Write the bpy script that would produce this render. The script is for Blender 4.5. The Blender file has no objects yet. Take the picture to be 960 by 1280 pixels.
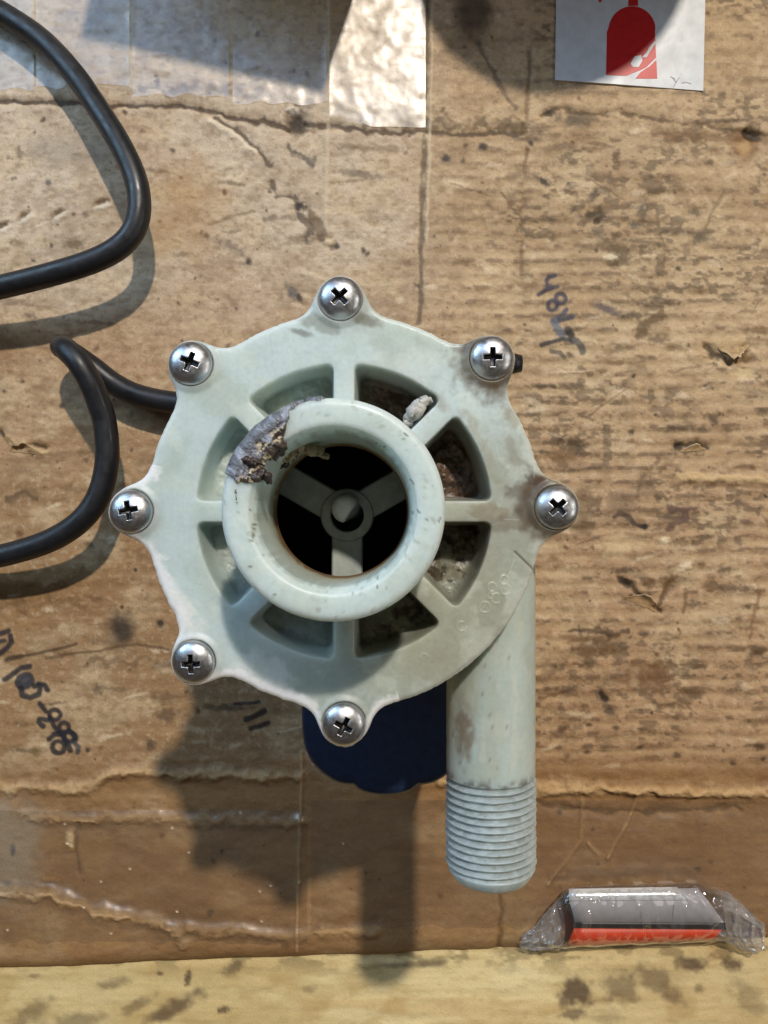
import bpy, bmesh, math, random
import numpy as np
from mathutils import Vector, Matrix

# ------------------------------------------------------------------ camera
CAM_H, FOC = 0.42, 950.0          # camera height over the cardboard (m), focal length in photo pixels
sc = bpy.context.scene
col = sc.collection
cam_d = bpy.data.cameras.new("camera"); cam = bpy.data.objects.new("camera", cam_d); col.objects.link(cam)
cam.location = (0, 0, CAM_H); cam.rotation_euler = (0, 0, 0)
cam_d.sensor_fit = 'HORIZONTAL'; cam_d.sensor_width = 36.0; cam_d.lens = 36.0 * FOC / 960.0
cam_d.clip_start = 0.01; cam_d.clip_end = 50
sc.camera = cam
# ------------------------------------------------------------------ world, lamps, exposure
w = bpy.data.worlds.new("World"); sc.world = w; w.use_nodes = True
bg = w.node_tree.nodes["Background"]; bg.inputs[0].default_value = (0.78, 0.62, 0.48, 1); bg.inputs[1].default_value = 0.075
def lamp(name, loc, target, size, power, color, size_y=None, shape='DISK'):
    d = bpy.data.lights.new(name, 'AREA'); d.energy = power; d.color = color; d.shape = shape; d.size = size
    if size_y: d.size_y = size_y
    o = bpy.data.objects.new(name, d); col.objects.link(o); o.location = loc
    o.rotation_euler = (Vector(target) - Vector(loc)).to_track_quat('-Z', 'Y').to_euler()
    return o
lamp("ceiling_lamp", (0.85, 3.05, 4.20), (0, 0, 0.05), 0.17, 222, (1.0, 0.91, 0.79))
lamp("window_light", (-1.25, 0.95, 0.95), (0, 0, 0.05), 0.9, 13, (0.48, 0.74, 1.0), 0.7, 'RECTANGLE')
lamp("skylight", (-0.60, 1.70, 2.20), (-0.1, 0.25, 0.0), 1.6, 11.0, (0.40, 0.60, 1.0), 0.62, 'RECTANGLE')
lamp("side_lamp", (1.25, 0.25, 0.85), (0, 0, 0.1), 0.07, 1.6, (1.0, 0.96, 0.9))
lamp("side_lamp", (1.20, -0.25, 0.80), (0, 0, 0.1), 0.06, 1.2, (1.0, 0.96, 0.9))
sc.view_settings.view_transform = 'Standard'; sc.view_settings.look = 'None'
sc.view_settings.exposure = 0.0; sc.view_settings.gamma = 1.0; sc.view_settings.use_curve_mapping = False
sc.cycles.use_denoising = True
sc.cycles.max_bounces = 8; sc.cycles.transparent_max_bounces = 12
sc.cycles.caustics_reflective = False; sc.cycles.caustics_refractive = False

# ------------------------------------------------------------------ helpers
def px(u, v, z=0.0):
    """Point at height z measured from the photograph."""
    d = CAM_H - z
    return ((u - 480) * d / FOC, (640 - v) * d / FOC, z)
def lin(rgb):
    a = np.asarray(rgb, dtype=float) / 255.0
    return np.where(a <= 0.04045, a / 12.92, ((a + 0.055) / 1.055) ** 2.4)
def sstep(a, b, x):
    t = np.clip((x - a) / (b - a), 0, 1); return t * t * (3 - 2 * t)
def _h(ix, iy, seed):
    n = (ix.astype(np.int64) * 374761393 + iy.astype(np.int64) * 668265263 + seed * 982451653) & 0xFFFFFFFF
    n = ((n ^ (n >> 13)) * 1274126177) & 0xFFFFFFFF
    n = ((n ^ (n >> 16)) * 2246822519) & 0xFFFFFFFF
    return ((n ^ (n >> 15)) & 0xFFFFFF) / float(0xFFFFFF)
def noise(x, y, seed=0):
    x, y = np.broadcast_arrays(np.asarray(x, float), np.asarray(y, float))
    ix, iy = np.floor(x), np.floor(y); fx, fy = x - ix, y - iy
    ix = ix.astype(np.int64); iy = iy.astype(np.int64)
    sx, sy = fx * fx * fx * (fx * (fx * 6 - 15) + 10), fy * fy * fy * (fy * (fy * 6 - 15) + 10)
    a, b, c, d = _h(ix, iy, seed), _h(ix + 1, iy, seed), _h(ix, iy + 1, seed), _h(ix + 1, iy + 1, seed)
    return (a + (b - a) * sx) * (1 - sy) + (c + (d - c) * sx) * sy
def fbm(x, y, seed=0, octv=4):
    s, a, t = 0, 1.0, 0
    for k in range(octv):
        s = s + a * noise(x * 2 ** k + 17.3 * k, y * 2 ** k - 9.1 * k, seed + k); t += a; a *= 0.52
    return s / t

def material(name, base=(0.5, 0.5, 0.5), rough=0.5, metal=0.0, attr=None, bump=0.0, bump_scale=900.0, grain=0.0,
             grain_scale=1500.0, sss=0.0, sss_r=0.004, coat=0.0, spec=0.5, rough_var=0.0):
    m = bpy.data.materials.new(name); m.use_nodes = True
    nt = m.node_tree; N = nt.nodes; L = nt.links; p = N["Principled BSDF"]
    p.inputs["Base Color"].default_value = (*base, 1); p.inputs["Roughness"].default_value = rough
    p.inputs["Metallic"].default_value = metal; p.inputs["Specular IOR Level"].default_value = spec
    p.inputs["Coat Weight"].default_value = coat; p.inputs["Coat Roughness"].default_value = 0.25
    if sss:
        p.inputs["Subsurface Weight"].default_value = sss; p.inputs["Subsurface Radius"].default_value = (1, 1, 0.9)
        p.inputs["Subsurface Scale"].default_value = sss_r
    tc = N.new("ShaderNodeTexCoord")
    src = None
    if attr:
        a = N.new("ShaderNodeVertexColor"); a.layer_name = attr; src = a.outputs["Color"]
    if grain:
        n = N.new("ShaderNodeTexNoise"); n.inputs["Scale"].default_value = grain_scale; n.inputs["Detail"].default_value = 4
        L.new(tc.outputs["Object"], n.inputs["Vector"])
        mr = N.new("ShaderNodeMapRange"); mr.inputs[1].default_value = 0.25; mr.inputs[2].default_value = 0.75
        mr.inputs[3].default_value = 1 - grain; mr.inputs[4].default_value = 1 + grain
        L.new(n.outputs["Fac"], mr.inputs[0])
        mx = N.new("ShaderNodeMix"); mx.data_type = 'RGBA'; mx.blend_type = 'MULTIPLY'; mx.inputs[0].default_value = 1
        if src: L.new(src, mx.inputs[6])
        else: mx.inputs[6].default_value = (*base, 1)
        L.new(mr.outputs[0], mx.inputs[7]); src = mx.outputs[2]
    if src: L.new(src, p.inputs["Base Color"])
    if rough_var:
        n = N.new("ShaderNodeTexNoise"); n.inputs["Scale"].default_value = bump_scale * 0.3; n.inputs["Detail"].default_value = 5
        L.new(tc.outputs["Object"], n.inputs["Vector"])
        mr = N.new("ShaderNodeMapRange"); mr.inputs[1].default_value = 0.3; mr.inputs[2].default_value = 0.7
        mr.inputs[3].default_value = rough - rough_var; mr.inputs[4].default_value = rough + rough_var
        L.new(n.outputs["Fac"], mr.inputs[0]); L.new(mr.outputs[0], p.inputs["Roughness"])
    if bump:
        n = N.new("ShaderNodeTexNoise"); n.inputs["Scale"].default_value = bump_scale; n.inputs["Detail"].default_value = 5
        L.new(tc.outputs["Object"], n.inputs["Vector"])
        b = N.new("ShaderNodeBump"); b.inputs["Strength"].default_value = bump; b.inputs["Distance"].default_value = 0.0006
        L.new(n.outputs["Fac"], b.inputs["Height"]); L.new(b.outputs[0], p.inputs["Normal"])
    return m

def film_material(name, tint, haze, rough, gloss, bump=0.0, bump_scale=300, attr=None):
    """Clear plastic film: see-through, with a hazy white share and a clear gloss."""
    m = bpy.data.materials.new(name); m.use_nodes = True
    nt = m.node_tree; N = nt.nodes; L = nt.links; N.remove(N["Principled BSDF"])
    tr = N.new("ShaderNodeBsdfTransparent"); tr.inputs[0].default_value = (*tint, 1)
    df = N.new("ShaderNodeBsdfDiffuse"); df.inputs[0].default_value = (0.75, 0.76, 0.78, 1)
    gl = N.new("ShaderNodeBsdfGlossy"); gl.inputs[0].default_value = (1, 1, 1, 1); gl.inputs["Roughness"].default_value = rough
    m1 = N.new("ShaderNodeMixShader"); m1.inputs[0].default_value = haze
    if attr:
        at = N.new("ShaderNodeVertexColor"); at.layer_name = attr; L.new(at.outputs["Color"], m1.inputs[0])
    m2 = N.new("ShaderNodeMixShader")
    fr = N.new("ShaderNodeLayerWeight"); fr.inputs[0].default_value = 0.5
    pw = N.new("ShaderNodeMath"); pw.operation = 'POWER'; pw.inputs[1].default_value = 5; L.new(fr.outputs["Facing"], pw.inputs[0])
    ml = N.new("ShaderNodeMath"); ml.operation = 'MULTIPLY_ADD'; ml.inputs[1].default_value = .25 * gloss; ml.inputs[2].default_value = .045 * gloss; ml.use_clamp = True
    L.new(pw.outputs[0], ml.inputs[0]); L.new(ml.outputs[0], m2.inputs[0])
    L.new(tr.outputs[0], m1.inputs[1]); L.new(df.outputs[0], m1.inputs[2])
    L.new(m1.outputs[0], m2.inputs[1]); L.new(gl.outputs[0], m2.inputs[2])
    L.new(m2.outputs[0], N["Material Output"].inputs[0])
    if bump:
        tc = N.new("ShaderNodeTexCoord"); n = N.new("ShaderNodeTexNoise"); n.inputs["Scale"].default_value = bump_scale
        n.inputs["Detail"].default_value = 3; L.new(tc.outputs["Object"], n.inputs["Vector"])
        b = N.new("ShaderNodeBump"); b.inputs["Strength"].default_value = bump; b.inputs["Distance"].default_value = 0.001
        L.new(n.outputs["Fac"], b.inputs["Height"])
        L.new(b.outputs[0], gl.inputs["Normal"]); L.new(b.outputs[0], fr.inputs["Normal"])
    return m

def link(name, me, mat, parent=None, smooth=True):
    o = bpy.data.objects.new(name, me); col.objects.link(o)
    if mat is not None and not me.materials: me.materials.append(mat)
    if smooth: me.polygons.foreach_set("use_smooth", np.ones(len(me.polygons), dtype=bool))
    if parent: o.parent = parent; o.matrix_parent_inverse = Matrix.Identity(4)
    return o
def mesh_np(name, V, F, colors=None):
    me = bpy.data.meshes.new(name); V = np.asarray(V, np.float32); F = np.asarray(F, np.int32)
    me.vertices.add(len(V)); me.vertices.foreach_set("co", V.ravel())
    k = F.shape[1]; me.loops.add(F.size); me.loops.foreach_set("vertex_index", F.ravel())
    me.polygons.add(len(F)); me.polygons.foreach_set("loop_start", np.arange(0, F.size, k, dtype=np.int32))
    me.update(calc_edges=True)
    if colors is not None:
        a = me.color_attributes.new("col", 'FLOAT_COLOR', 'POINT')
        c = np.ones((len(V), 4), np.float32); c[:, :3] = colors; a.data.foreach_set("color", c.ravel())
    me.validate(); return me
def grid_faces(ny, nx, wrap=False, flip=False):
    i = np.arange(ny - 1)[:, None]; j = np.arange(nx if wrap else nx - 1)[None, :]
    a = i * nx + j; b = i * nx + (j + 1) % nx; c = (i + 1) * nx + (j + 1) % nx; d = (i + 1) * nx + j
    F = np.stack([a, d, c, b] if flip else [a, b, c, d], -1)
    return F.reshape(-1, 4)
def lathe(name, prof, n=96, mat=None, parent=None, center=(0, 0), lean=(0, 0), z0=0.0, color_fn=None):
    """Surface of revolution about z. prof: list of (r, z); lean: sideways drift per metre of height above z0."""
    P = np.array(prof); th = np.linspace(0, 2 * np.pi, n, endpoint=False)
    R, T = np.meshgrid(P[:, 0], th, indexing='ij'); Z = np.repeat(P[:, 1:2], n, 1)
    X = center[0] + R * np.cos(T) + lean[0] * (Z - z0); Y = center[1] + R * np.sin(T) + lean[1] * (Z - z0)
    V = np.stack([X, Y, Z], -1).reshape(-1, 3)
    me = mesh_np(name, V, grid_faces(len(P), n, True, flip=True), None if color_fn is None else color_fn(X, Y, Z, R, T).reshape(-1, 3))
    return link(name, me, mat, parent)
def resample(prof, step):
    out = [prof[0]]
    for a, b in zip(prof[:-1], prof[1:]):
        k = max(1, int(math.hypot(b[0] - a[0], b[1] - a[1]) / step))
        out += [(a[0] + (b[0] - a[0]) * i / k, a[1] + (b[1] - a[1]) * i / k) for i in range(1, k + 1)]
    return out
def arc(cx, cz, r, a0, a1, n=8):
    return [(cx + r * math.cos(math.radians(a0 + (a1 - a0) * i / n)), cz + r * math.sin(math.radians(a0 + (a1 - a0) * i / n))) for i in range(n + 1)]
def smooth_path(pts, n=12):
    """Catmull-Rom through pts."""
    P = [np.array(p, float) for p in pts]; P = [2 * P[0] - P[1]] + P + [2 * P[-1] - P[-2]]
    out = []
    for i in range(1, len(P) - 2):
        a, b, c, d = P[i - 1:i + 3]
        for k in range(n):
            t = k / n
            out.append(0.5 * (2 * b + (c - a) * t + (2 * a - 5 * b + 4 * c - d) * t * t + (3 * b - a - 3 * c + d) * t ** 3))
    out.append(P[-2]); return np.array(out)
def tube(name, path, radius, mat, parent=None, n=20, rfn=None):
    P = np.asarray(path); T = np.gradient(P, axis=0); T /= np.linalg.norm(T, axis=1)[:, None]
    ref = np.array([0, 0, 1.0]); V = []
    a = np.cross(T[0], ref)
    if np.linalg.norm(a) < 1e-3: a = np.array([1.0, 0, 0])
    for i in range(len(P)):
        a = a - T[i] * a.dot(T[i]); a /= np.linalg.norm(a); b = np.cross(T[i], a)
        th = np.linspace(0, 2 * np.pi, n, endpoint=False)
        r = radius if rfn is None else rfn(i / (len(P) - 1), th)
        V.append(P[i] + (np.cos(th) * r)[:, None] * a + (np.sin(th) * r)[:, None] * b)
    V = np.concatenate(V); me = mesh_np(name, V, grid_faces(len(P), n, True))
    bm = bmesh.new(); bm.from_mesh(me); bm.verts.ensure_lookup_table()
    bm.faces.new([bm.verts[i] for i in range(n)]); bm.faces.new([bm.verts[len(V) - n + i] for i in range(n)][::-1])
    bmesh.ops.recalc_face_normals(bm, faces=bm.faces); bm.to_mesh(me); bm.free()
    return link(name, me, mat, parent)
def thing(name, label, cat, loc=(0, 0, 0), group=None):
    o = bpy.data.objects.new(name, None); col.objects.link(o); o.location = loc; o.empty_display_size = 0.02
    tag(o, label, cat, group); return o
def tag(o, label, cat, group=None):
    o['label'] = label; o['category'] = cat
    if group: o['group'] = group
def child_local(o, root):
    """Mesh built in world coordinates: keep it there under a root that stands elsewhere."""
    o.parent = root; o.matrix_parent_inverse = Matrix.Translation(-Vector(root.location)); return o

# ------------------------------------------------------------------ painted sheets (cardboard, bench wood)
class Sheet:
    def __init__(s, us, vs, vmap=None):
        s.us, s.vs = us, vs; s.U, s.V = np.meshgrid(us, vs)
        if vmap: s.V = vmap(s.U, s.V)
        s.C = np.zeros(s.U.shape + (3,)); s.Z = np.zeros(s.U.shape)
    def box(s, u0, v0, u1, v1, m):
        i0, i1 = np.searchsorted(s.vs, [v0 - m - 30, v1 + m + 30]); j0, j1 = np.searchsorted(s.us, [u0 - m, u1 + m])
        return slice(max(0, i0 - 1), i1 + 1), slice(max(0, j0 - 1), j1 + 1)
    def mix(s, sl, mask, rgb):
        s.C[sl] += (lin(rgb) - s.C[sl]) * mask[..., None]
    def line(s, pts, w, rgb=None, a=0.8, ragged=0.5, dz=0.0, seed=1, soft=0.5, dash=0.0, dzw=None):
        P = np.array(pts, float); m = w * 4 + 8
        sl = s.box(P[:, 0].min(), P[:, 1].min(), P[:, 0].max(), P[:, 1].max(), m)
        U, V = s.U[sl], s.V[sl]
        if U.size == 0: return
        U2 = U + (fbm(U / 15, V / 15, seed, 4) - .5) * w * 2.6 * ragged; V2 = V + (fbm(U / 15, V / 15, seed + 7, 4) - .5) * w * 2.6 * ragged
        D = np.full(U.shape, 1e9)
        for p, q in zip(P[:-1], P[1:]):
            d = q - p; t = np.clip(((U2 - p[0]) * d[0] + (V2 - p[1]) * d[1]) / max(d.dot(d), 1e-9), 0, 1)
            D = np.minimum(D, np.hypot(U2 - p[0] - t * d[0], V2 - p[1] - t * d[1]))
        wv_ = w * (1 + ragged * 1.3 * (fbm(U / 11, V / 11, seed + 21, 3) - .5)) ; k = 1 - sstep(wv_ * .5 * (1 - soft), wv_ * .5 * (1 + soft) + .8, D)
        if dash: k = k * sstep(dash - .2, dash + .15, fbm(U / 14, V / 14, seed + 3, 3))
        if rgb is not None: s.mix(sl, np.clip(k * a, 0, 1), rgb)
        if dz: s.Z[sl] += 1.5 * dz * np.exp(-(D / (dzw or w)) ** 2) * (.35 + 1.3 * fbm(U / 22, V / 22, seed + 31, 3))
    def blob(s, u, v, ru, rv, rgb, a=0.8, ragged=0.5, rot=0.0, dz=0.0, seed=1, soft=0.6, fine=1.4):
        R = max(ru, rv) * 1.8 + 4; sl = s.box(u, v, u, v, R); U, V = s.U[sl], s.V[sl]
        if U.size == 0: return
        c, q = math.cos(rot), math.sin(rot); du, dv = U - u, V - v
        d = np.hypot((du * c + dv * q) / ru, (-du * q + dv * c) / rv)
        sz = max(3.0, (ru + rv) * .35) / fine
        d = d + (fbm(U / sz, V / sz, seed, 3) - .5) * 1.6 * ragged
        k = 1 - sstep(1 - soft, 1 + soft, d)
        if rgb is not None: s.mix(sl, np.clip(k * a, 0, 1), rgb)
        if dz: s.Z[sl] += dz * k
    def mesh(s, name, z0=0.0, x=None, y=None):
        d = CAM_H - z0
        X = (s.U - 480) * d / FOC; Y = (640 - s.V) * d / FOC
        return X, Y
def spaced(lo, a, b, hi, step):
    """Fine spacing in a..b, growing outside."""
    mid = np.arange(a, b + step, step); out = [mid]
    g, p = step, mid[0]; L = []
    while p > lo: g *= 1.18; p -= g; L.append(p)
    g, p = step, mid[-1]; H = []
    while p < hi: g *= 1.18; p += g; H.append(p)
    return np.concatenate([np.array(L[::-1]), mid, np.array(H)])

DARK, BROWN, INK, PALE = (70, 56, 42), (122, 88, 52), (30, 31, 40), (222, 200, 166)
def vedge(u): return 1213 - 0.0355 * np.clip(u, -200, 1160) + (noise(u / 60, 0 * u, 5) - .5) * 3 + (noise(u / 230, 0 * u, 8) - .5) * 4

def build_cardboard():
    us = spaced(-620, -22, 982, 1560, 1.36); vs = spaced(-900, -22, 1200 - 1.3, 1199, 1.36); vs = vs[vs < 1200]; vs = np.append(vs, 1200.0)
    S = Sheet(us, vs, lambda U, V: V + (vedge(U) - 1200) * np.clip((V - 960) / 240, 0, 1))
    U, V = S.U, S.V
    # base paper, with lamp falloff put into its tone: paler top, darker lower left
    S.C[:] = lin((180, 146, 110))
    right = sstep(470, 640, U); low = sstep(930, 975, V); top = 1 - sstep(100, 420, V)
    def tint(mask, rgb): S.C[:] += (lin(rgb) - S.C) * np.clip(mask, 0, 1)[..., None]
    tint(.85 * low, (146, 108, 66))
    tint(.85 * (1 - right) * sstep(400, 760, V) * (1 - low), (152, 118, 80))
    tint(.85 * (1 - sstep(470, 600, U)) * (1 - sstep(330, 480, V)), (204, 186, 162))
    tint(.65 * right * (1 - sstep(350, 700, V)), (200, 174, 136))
    tint(.55 * sstep(.52, .72, fbm(U / 130, V / 110, 31)) * (.25 + .75 * sstep(300, 520, V)) * (1 - right) * (1 - low), (162, 126, 84))
    tint(.42 * sstep(.5, .75, fbm(U / 150, V / 90, 44)), (150, 118, 80))
    tint(.55 * sstep(.52, .75, fbm(U / 60, V / 40, 51)) * (1 - .6 * low), (205, 180, 142))
    tint(.25 * sstep(.50, .72, fbm(U / 13, V / 8, 57)) * (1 - .6 * low), (144, 116, 82))
    tint(.40 * sstep(.52, .75, fbm(U / 7, V / 5, 61)), (132, 102, 70))
    tint(.26 * sstep(.55, .8, fbm(U / 6, V / 6, 66)) * (1 - .85 * low), (224, 202, 168))
    tint(.5 * low * sstep(.45, .7, fbm(U / 120, V / 40, 68)), (124, 90, 54)); tint(.35 * low * sstep(.5, .75, fbm(U / 40, V / 30, 69)), (166, 130, 84)); tint(.3 * sstep(.5, .7, fbm(U / 26, V / 18, 70)) * (1 - low), (128, 100, 70))
    # corrugation: dirt lodged along the flutes
    wob = (fbm(U / 170, V / 300, 71, 2) - .5) * 9 + U * .008
    ph = np.cos((V + wob) * 2 * np.pi / 17.4)
    fl = sstep(.2, .95, ph); amt = (.25 + .75 * right) * (1 - .85 * low) * (1 - .45 * top)
    pat = sstep(.49, .66, fbm(U / 12, V / 9, 77, 3) * .75 + .25 * fbm(U / 120, V / 120, 79, 2))
    tint(fl * pat * amt * .66, (98, 77, 56))
    tint(sstep(.1, .9, -ph) * amt * .28, (204, 176, 134))
    zone = sstep(.46, .62, fbm(U / 90, V / 70, 83, 3)) * right * (1 - low)
    tint(zone * sstep(.5, .66, fbm(U / 11, V / 7, 87, 3)) * .60, (90, 73, 55))
    S.Z += (ph * .00020) * amt + (fbm(U / 260, V / 200, 91, 3) - .5) * .0022 + (fbm(U / 50, V / 26, 95, 3) - .5) * .0009 \
        + (fbm(U / 12, V / 9, 97, 3) - .5) * .0006 + (fbm(U / 5, V / 3, 98, 2) - .5) * .00022 * (1 - .7 * low)
    # speckles
    rnd = random.Random(4)
    for k in range(620):
        u, v = rnd.uniform(0, 960), rnd.uniform(0, 1195)
        if v > 960 and rnd.random() < .6: continue
        r = min(4.6, .8 + rnd.expovariate(1.0))
        S.blob(u, v, r * rnd.uniform(.8, 1.7), r, rnd.choice([DARK, (60, 50, 44), (92, 66, 42), (110, 76, 46)]), rnd.uniform(.45, .95), .6, rnd.uniform(0, 3), seed=k)
    for k in range(190):                                  # pale scuffs and short smears
        u, v = rnd.uniform(0, 960), rnd.uniform(150, 960)
        S.blob(u, v, rnd.uniform(4, 13), rnd.uniform(1.5, 4.5), PALE, rnd.uniform(.25, .6), .9, rnd.uniform(-.4, .4), seed=300 + k, dz=rnd.uniform(0, .0004))
    for k in range(150):
        u, v = rnd.choice([rnd.uniform(640, 960), rnd.uniform(0, 960)]), rnd.uniform(150, 950)
        S.blob(u, v, rnd.uniform(7, 26), rnd.uniform(2, 5), rnd.choice([DARK, (98, 74, 48), (112, 84, 54)]), rnd.uniform(.3, .7), 1.1, rnd.uniform(-.15, .15), seed=600 + k)
    for k in range(26):                                   # scratches
        u, v, a, l = rnd.uniform(540, 960), rnd.uniform(180, 900), rnd.uniform(-1.2, 1.2), rnd.uniform(15, 60)
        S.line([(u, v), (u + l * math.cos(a), v + l * math.sin(a))], rnd.uniform(1.2, 2.4), (104, 80, 56), .55, 1.2, seed=800 + k, dash=.4)
    # horizontal fold under the tape
    S.line([(-30, 128), (70, 126), (140, 131), (240, 133), (290, 146), (350, 158), (362, 164)], 5, (72, 54, 36), .9, .7, -.0007, 11)
    S.line([(380, 155), (440, 159), (458, 166), (475, 163), (540, 166), (655, 167)], 5, (72, 54, 36), .85, .7, -.0006, 12)
    S.line([(470, 150), (655, 158)], 18, (96, 76, 52), .75, 1.0, 0, 13, dash=.42)
    S.line([(170, 108), (270, 112), (390, 128)], 9, (84, 72, 60), .55, 1.2, 0, 14, dash=.45)
    S.line([(676, 144), (690, 136), (745, 142), (800, 143), (830, 152), (960, 168)], 4, (92, 70, 46), .8, 1.0, -.0005, 15, dash=.34)
    S.line([(820, 168), (960, 172)], 10, (120, 90, 58), .6, .8, 0, 16)
    S.blob(722, 148, 22, 9, (92, 80, 64), .7, 1.0, seed=17); S.blob(688, 140, 8, 5, (62, 52, 40), .8, .8, seed=18)
    # tape seams going up the sheet
    S.line([(535, -30), (531, 160), (527, 300), (524, 405)], 5, (96, 80, 60), .8, .5, -.0003, 21, dash=.36)
    S.line([(541, -30), (538, 160), (533, 300)], 3, (214, 196, 164), .5, .5, .0003, 22)
    S.line([(662, 60), (659, 160), (655, 260), (652, 350)], 4.5, (112, 88, 60), .65, .6, -.0003, 23, dash=.38)
    S.line([(412, -20), (410, 160), (406, 300)], 4, (206, 188, 158), .5, .5, .0003, 24)
    S.line([(166, -20), (164, 110)], 3, (210, 200, 184), .4, .5, .0003, 25)
    # holes and rings
    S.blob(371, 153, 12, 15, (52, 38, 24), .98, .35, dz=-.003, seed=31); S.blob(366, 138, 8, 4, (226, 216, 200), .8, .7, dz=.0008, seed=32)
    S.blob(933, 180, 17, 17, (122, 84, 44), .85, .25, dz=-.0008, seed=33); S.blob(931, 184, 9, 8, (196, 158, 110), .8, .3, seed=34)
    S.blob(941, 168, 12, 6, (44, 34, 24), .9, .4, .4, dz=-.002, seed=35)
    for (u, v) in [(557, 198), (604, 184)]: S.blob(u, v, 6, 5, (58, 50, 42), .95, .35, seed=int(u))
    S.blob(592, 12, 22, 38, (62, 44, 28), .8, .3, seed=37, soft=.5)
    S.line([(596, 50), (612, 80), (628, 112), (645, 137)], 4.5, (112, 96, 78), .75, .8, -.0004, 38)
    # dirt and cracks, upper middle
    S.line([(268, 148), (300, 166), (322, 186), (338, 206)], 5, (74, 60, 44), .85, .8, -.0006, 41)
    S.line([(262, 152), (296, 172), (318, 192)], 5, (236, 220, 190), .6, .8, .0006, 42)
    S.line([(358, 184), (378, 196), (396, 208)], 6, (84, 76, 64), .8, 1.1, 0, 43, dash=.3)
    S.line([(346, 230), (362, 246), (376, 258), (384, 272), (384, 296)], 10, (74, 60, 46), .8, 1.2, -.0003, 44, dash=.36)
    S.line([(384, 262), (402, 290), (412, 306)], 7, (104, 80, 54), .75, 1.1, -.0003, 45, dash=.3)
    S.blob(373, 258, 5, 5, (48, 40, 32), .9, .5, seed=46); S.blob(420, 307, 5, 4, (58, 50, 42), .9, .5, seed=47); S.blob(411, 303, 6, 4, PALE, .9, .5, dz=.0008, seed=48)
    S.blob(288, 308, 15, 7, (110, 94, 76), .7, 1.1, .5, seed=49); S.blob(311, 327, 4, 5, (56, 46, 40), .9, .4, seed=50)
    S.line([(330, 272), (368, 270)], 6, (96, 84, 68), .65, 1.2, 0, 51, dash=.35); S.line([(262, 282), (300, 268), (318, 262)], 3, (112, 92, 66), .6, .9, 0, 52)
    S.blob(281, 241, 3, 4, (110, 48, 30), .9, .3, seed=53); S.blob(365, 365, 6, 11, (84, 80, 78), .85, .5, -.5, seed=54)
    S.blob(374, 372, 3, 6, (44, 38, 32), .9, .5, -.5, seed=55)
    for (u, v, r) in [(30, 269, .6), (72, 266, .6), (126, 253, .3), (3, 282, .4)]:
        S.blob(u, v, 9, 4, (96, 70, 44), .9, .5, -r, dz=-.0009, seed=int(u)); S.blob(u + 3, v + 5, 10, 4, (222, 208, 186), .7, .6, -r, dz=.0006, seed=int(u) + 1)
    S.blob(60, 228, 4, 4, (80, 74, 66), .8, .5, seed=57); S.blob(24, 190, 3, 10, (110, 98, 80), .7, .6, seed=58); S.blob(92, 306, 12, 7, (104, 84, 52), .8, .8, seed=59)
    S.blob(225, 260, 40, 60, (176, 138, 88), .5, .7, .4, seed=60, soft=.6); S.blob(75, 190, 60, 16, (150, 134, 116), .55, .9, seed=61)
    # left: cracked paper, dark patches
    S.line([(2, 540), (10, 552), (18, 562), (30, 560), (42, 556), (56, 560)], 3.6, (72, 54, 34), .9, .6, -.0010, 62)
    S.line([(8, 546), (22, 558), (44, 562), (58, 566)], 6, (202, 172, 124), .6, .7, .0007, 63)
    S.blob(152, 786, 16, 20, (66, 54, 42), .95, .35, seed=64); S.blob(201, 779, 5, 5, (52, 40, 30), .95, .4, seed=65)
    S.line([(8, 625), (28, 618), (44, 622)], 6, (92, 70, 46), .8, 1.0, 0, 66, dash=.3)
    S.line([(10, 622), (120, 612)], 8, (116, 90, 60), .5, 1.2, 0, 67, dash=.42)
    S.line([(0, 760), (140, 752)], 9, (112, 86, 56), .6, 1.2, 0, 68, dash=.42); S.line([(60, 822), (170, 806), (210, 812)], 3, (92, 68, 44), .75, .8, 0, 69)
    S.line([(110, 826), (230, 830)], 8, (104, 80, 54), .6, 1.2, 0, 70, dash=.42); S.blob(208, 894, 12, 7, (88, 70, 52), .7, .9, seed=71)
    S.blob(188, 932, 6, 7, (80, 62, 48), .8, .6, seed=72); S.blob(205, 872, 14, 8, (112, 88, 62), .7, .9, seed=73); S.blob(45, 940, 6, 6, (120, 96, 58), .7, .6, seed=74)
    # right: tears and stains
    S.line([(882, 434), (896, 446), (912, 452), (926, 446), (932, 436)], 6, (66, 50, 34), .9, .7, -.0014, 81)
    S.blob(926, 447, 12, 7, (140, 108, 70), .8, .7, -.5, dz=.0012, seed=82); S.blob(928, 466, 15, 5, (222, 196, 148), .8, .6, seed=83); S.blob(908, 428, 22, 7, (206, 178, 132), .6, .8, seed=84)
    S.line([(736, 268), (748, 264), (754, 268), (744, 274)], 6, (64, 52, 38), .85, .9, -.0008, 85); S.blob(760, 261, 8, 6, (128, 106, 78), .7, .7, seed=86)
    S.blob(748, 290, 10, 7, (112, 98, 78), .75, .7, seed=87); S.blob(802, 264, 6, 9, (84, 72, 58), .7, .8, seed=88); S.blob(793, 281, 6, 5, (84, 78, 66), .8, .6, seed=89)
    S.blob(768, 309, 26, 10, (110, 90, 62), .65, 1.0, seed=90); S.blob(765, 327, 12, 8, (104, 84, 60), .7, 1.0, seed=91); S.blob(763, 321, 8, 4, (226, 208, 172), .8, .6, seed=92)
    S.blob(869, 265, 8, 6, (92, 78, 56), .8, .6, .4, seed=93); S.blob(876, 296, 11, 7, (92, 80, 62), .8, .6, -.6, seed=94); S.blob(886, 203, 6, 4, (84, 66, 46), .8, .6, seed=95)
    S.line([(820, 262), (826, 300), (836, 320)], 3, (118, 98, 70), .6, .8, 0, 96); S.line([(904, 240), (888, 268), (880, 300)], 3, (120, 100, 72), .55, .8, 0, 97)
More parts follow.
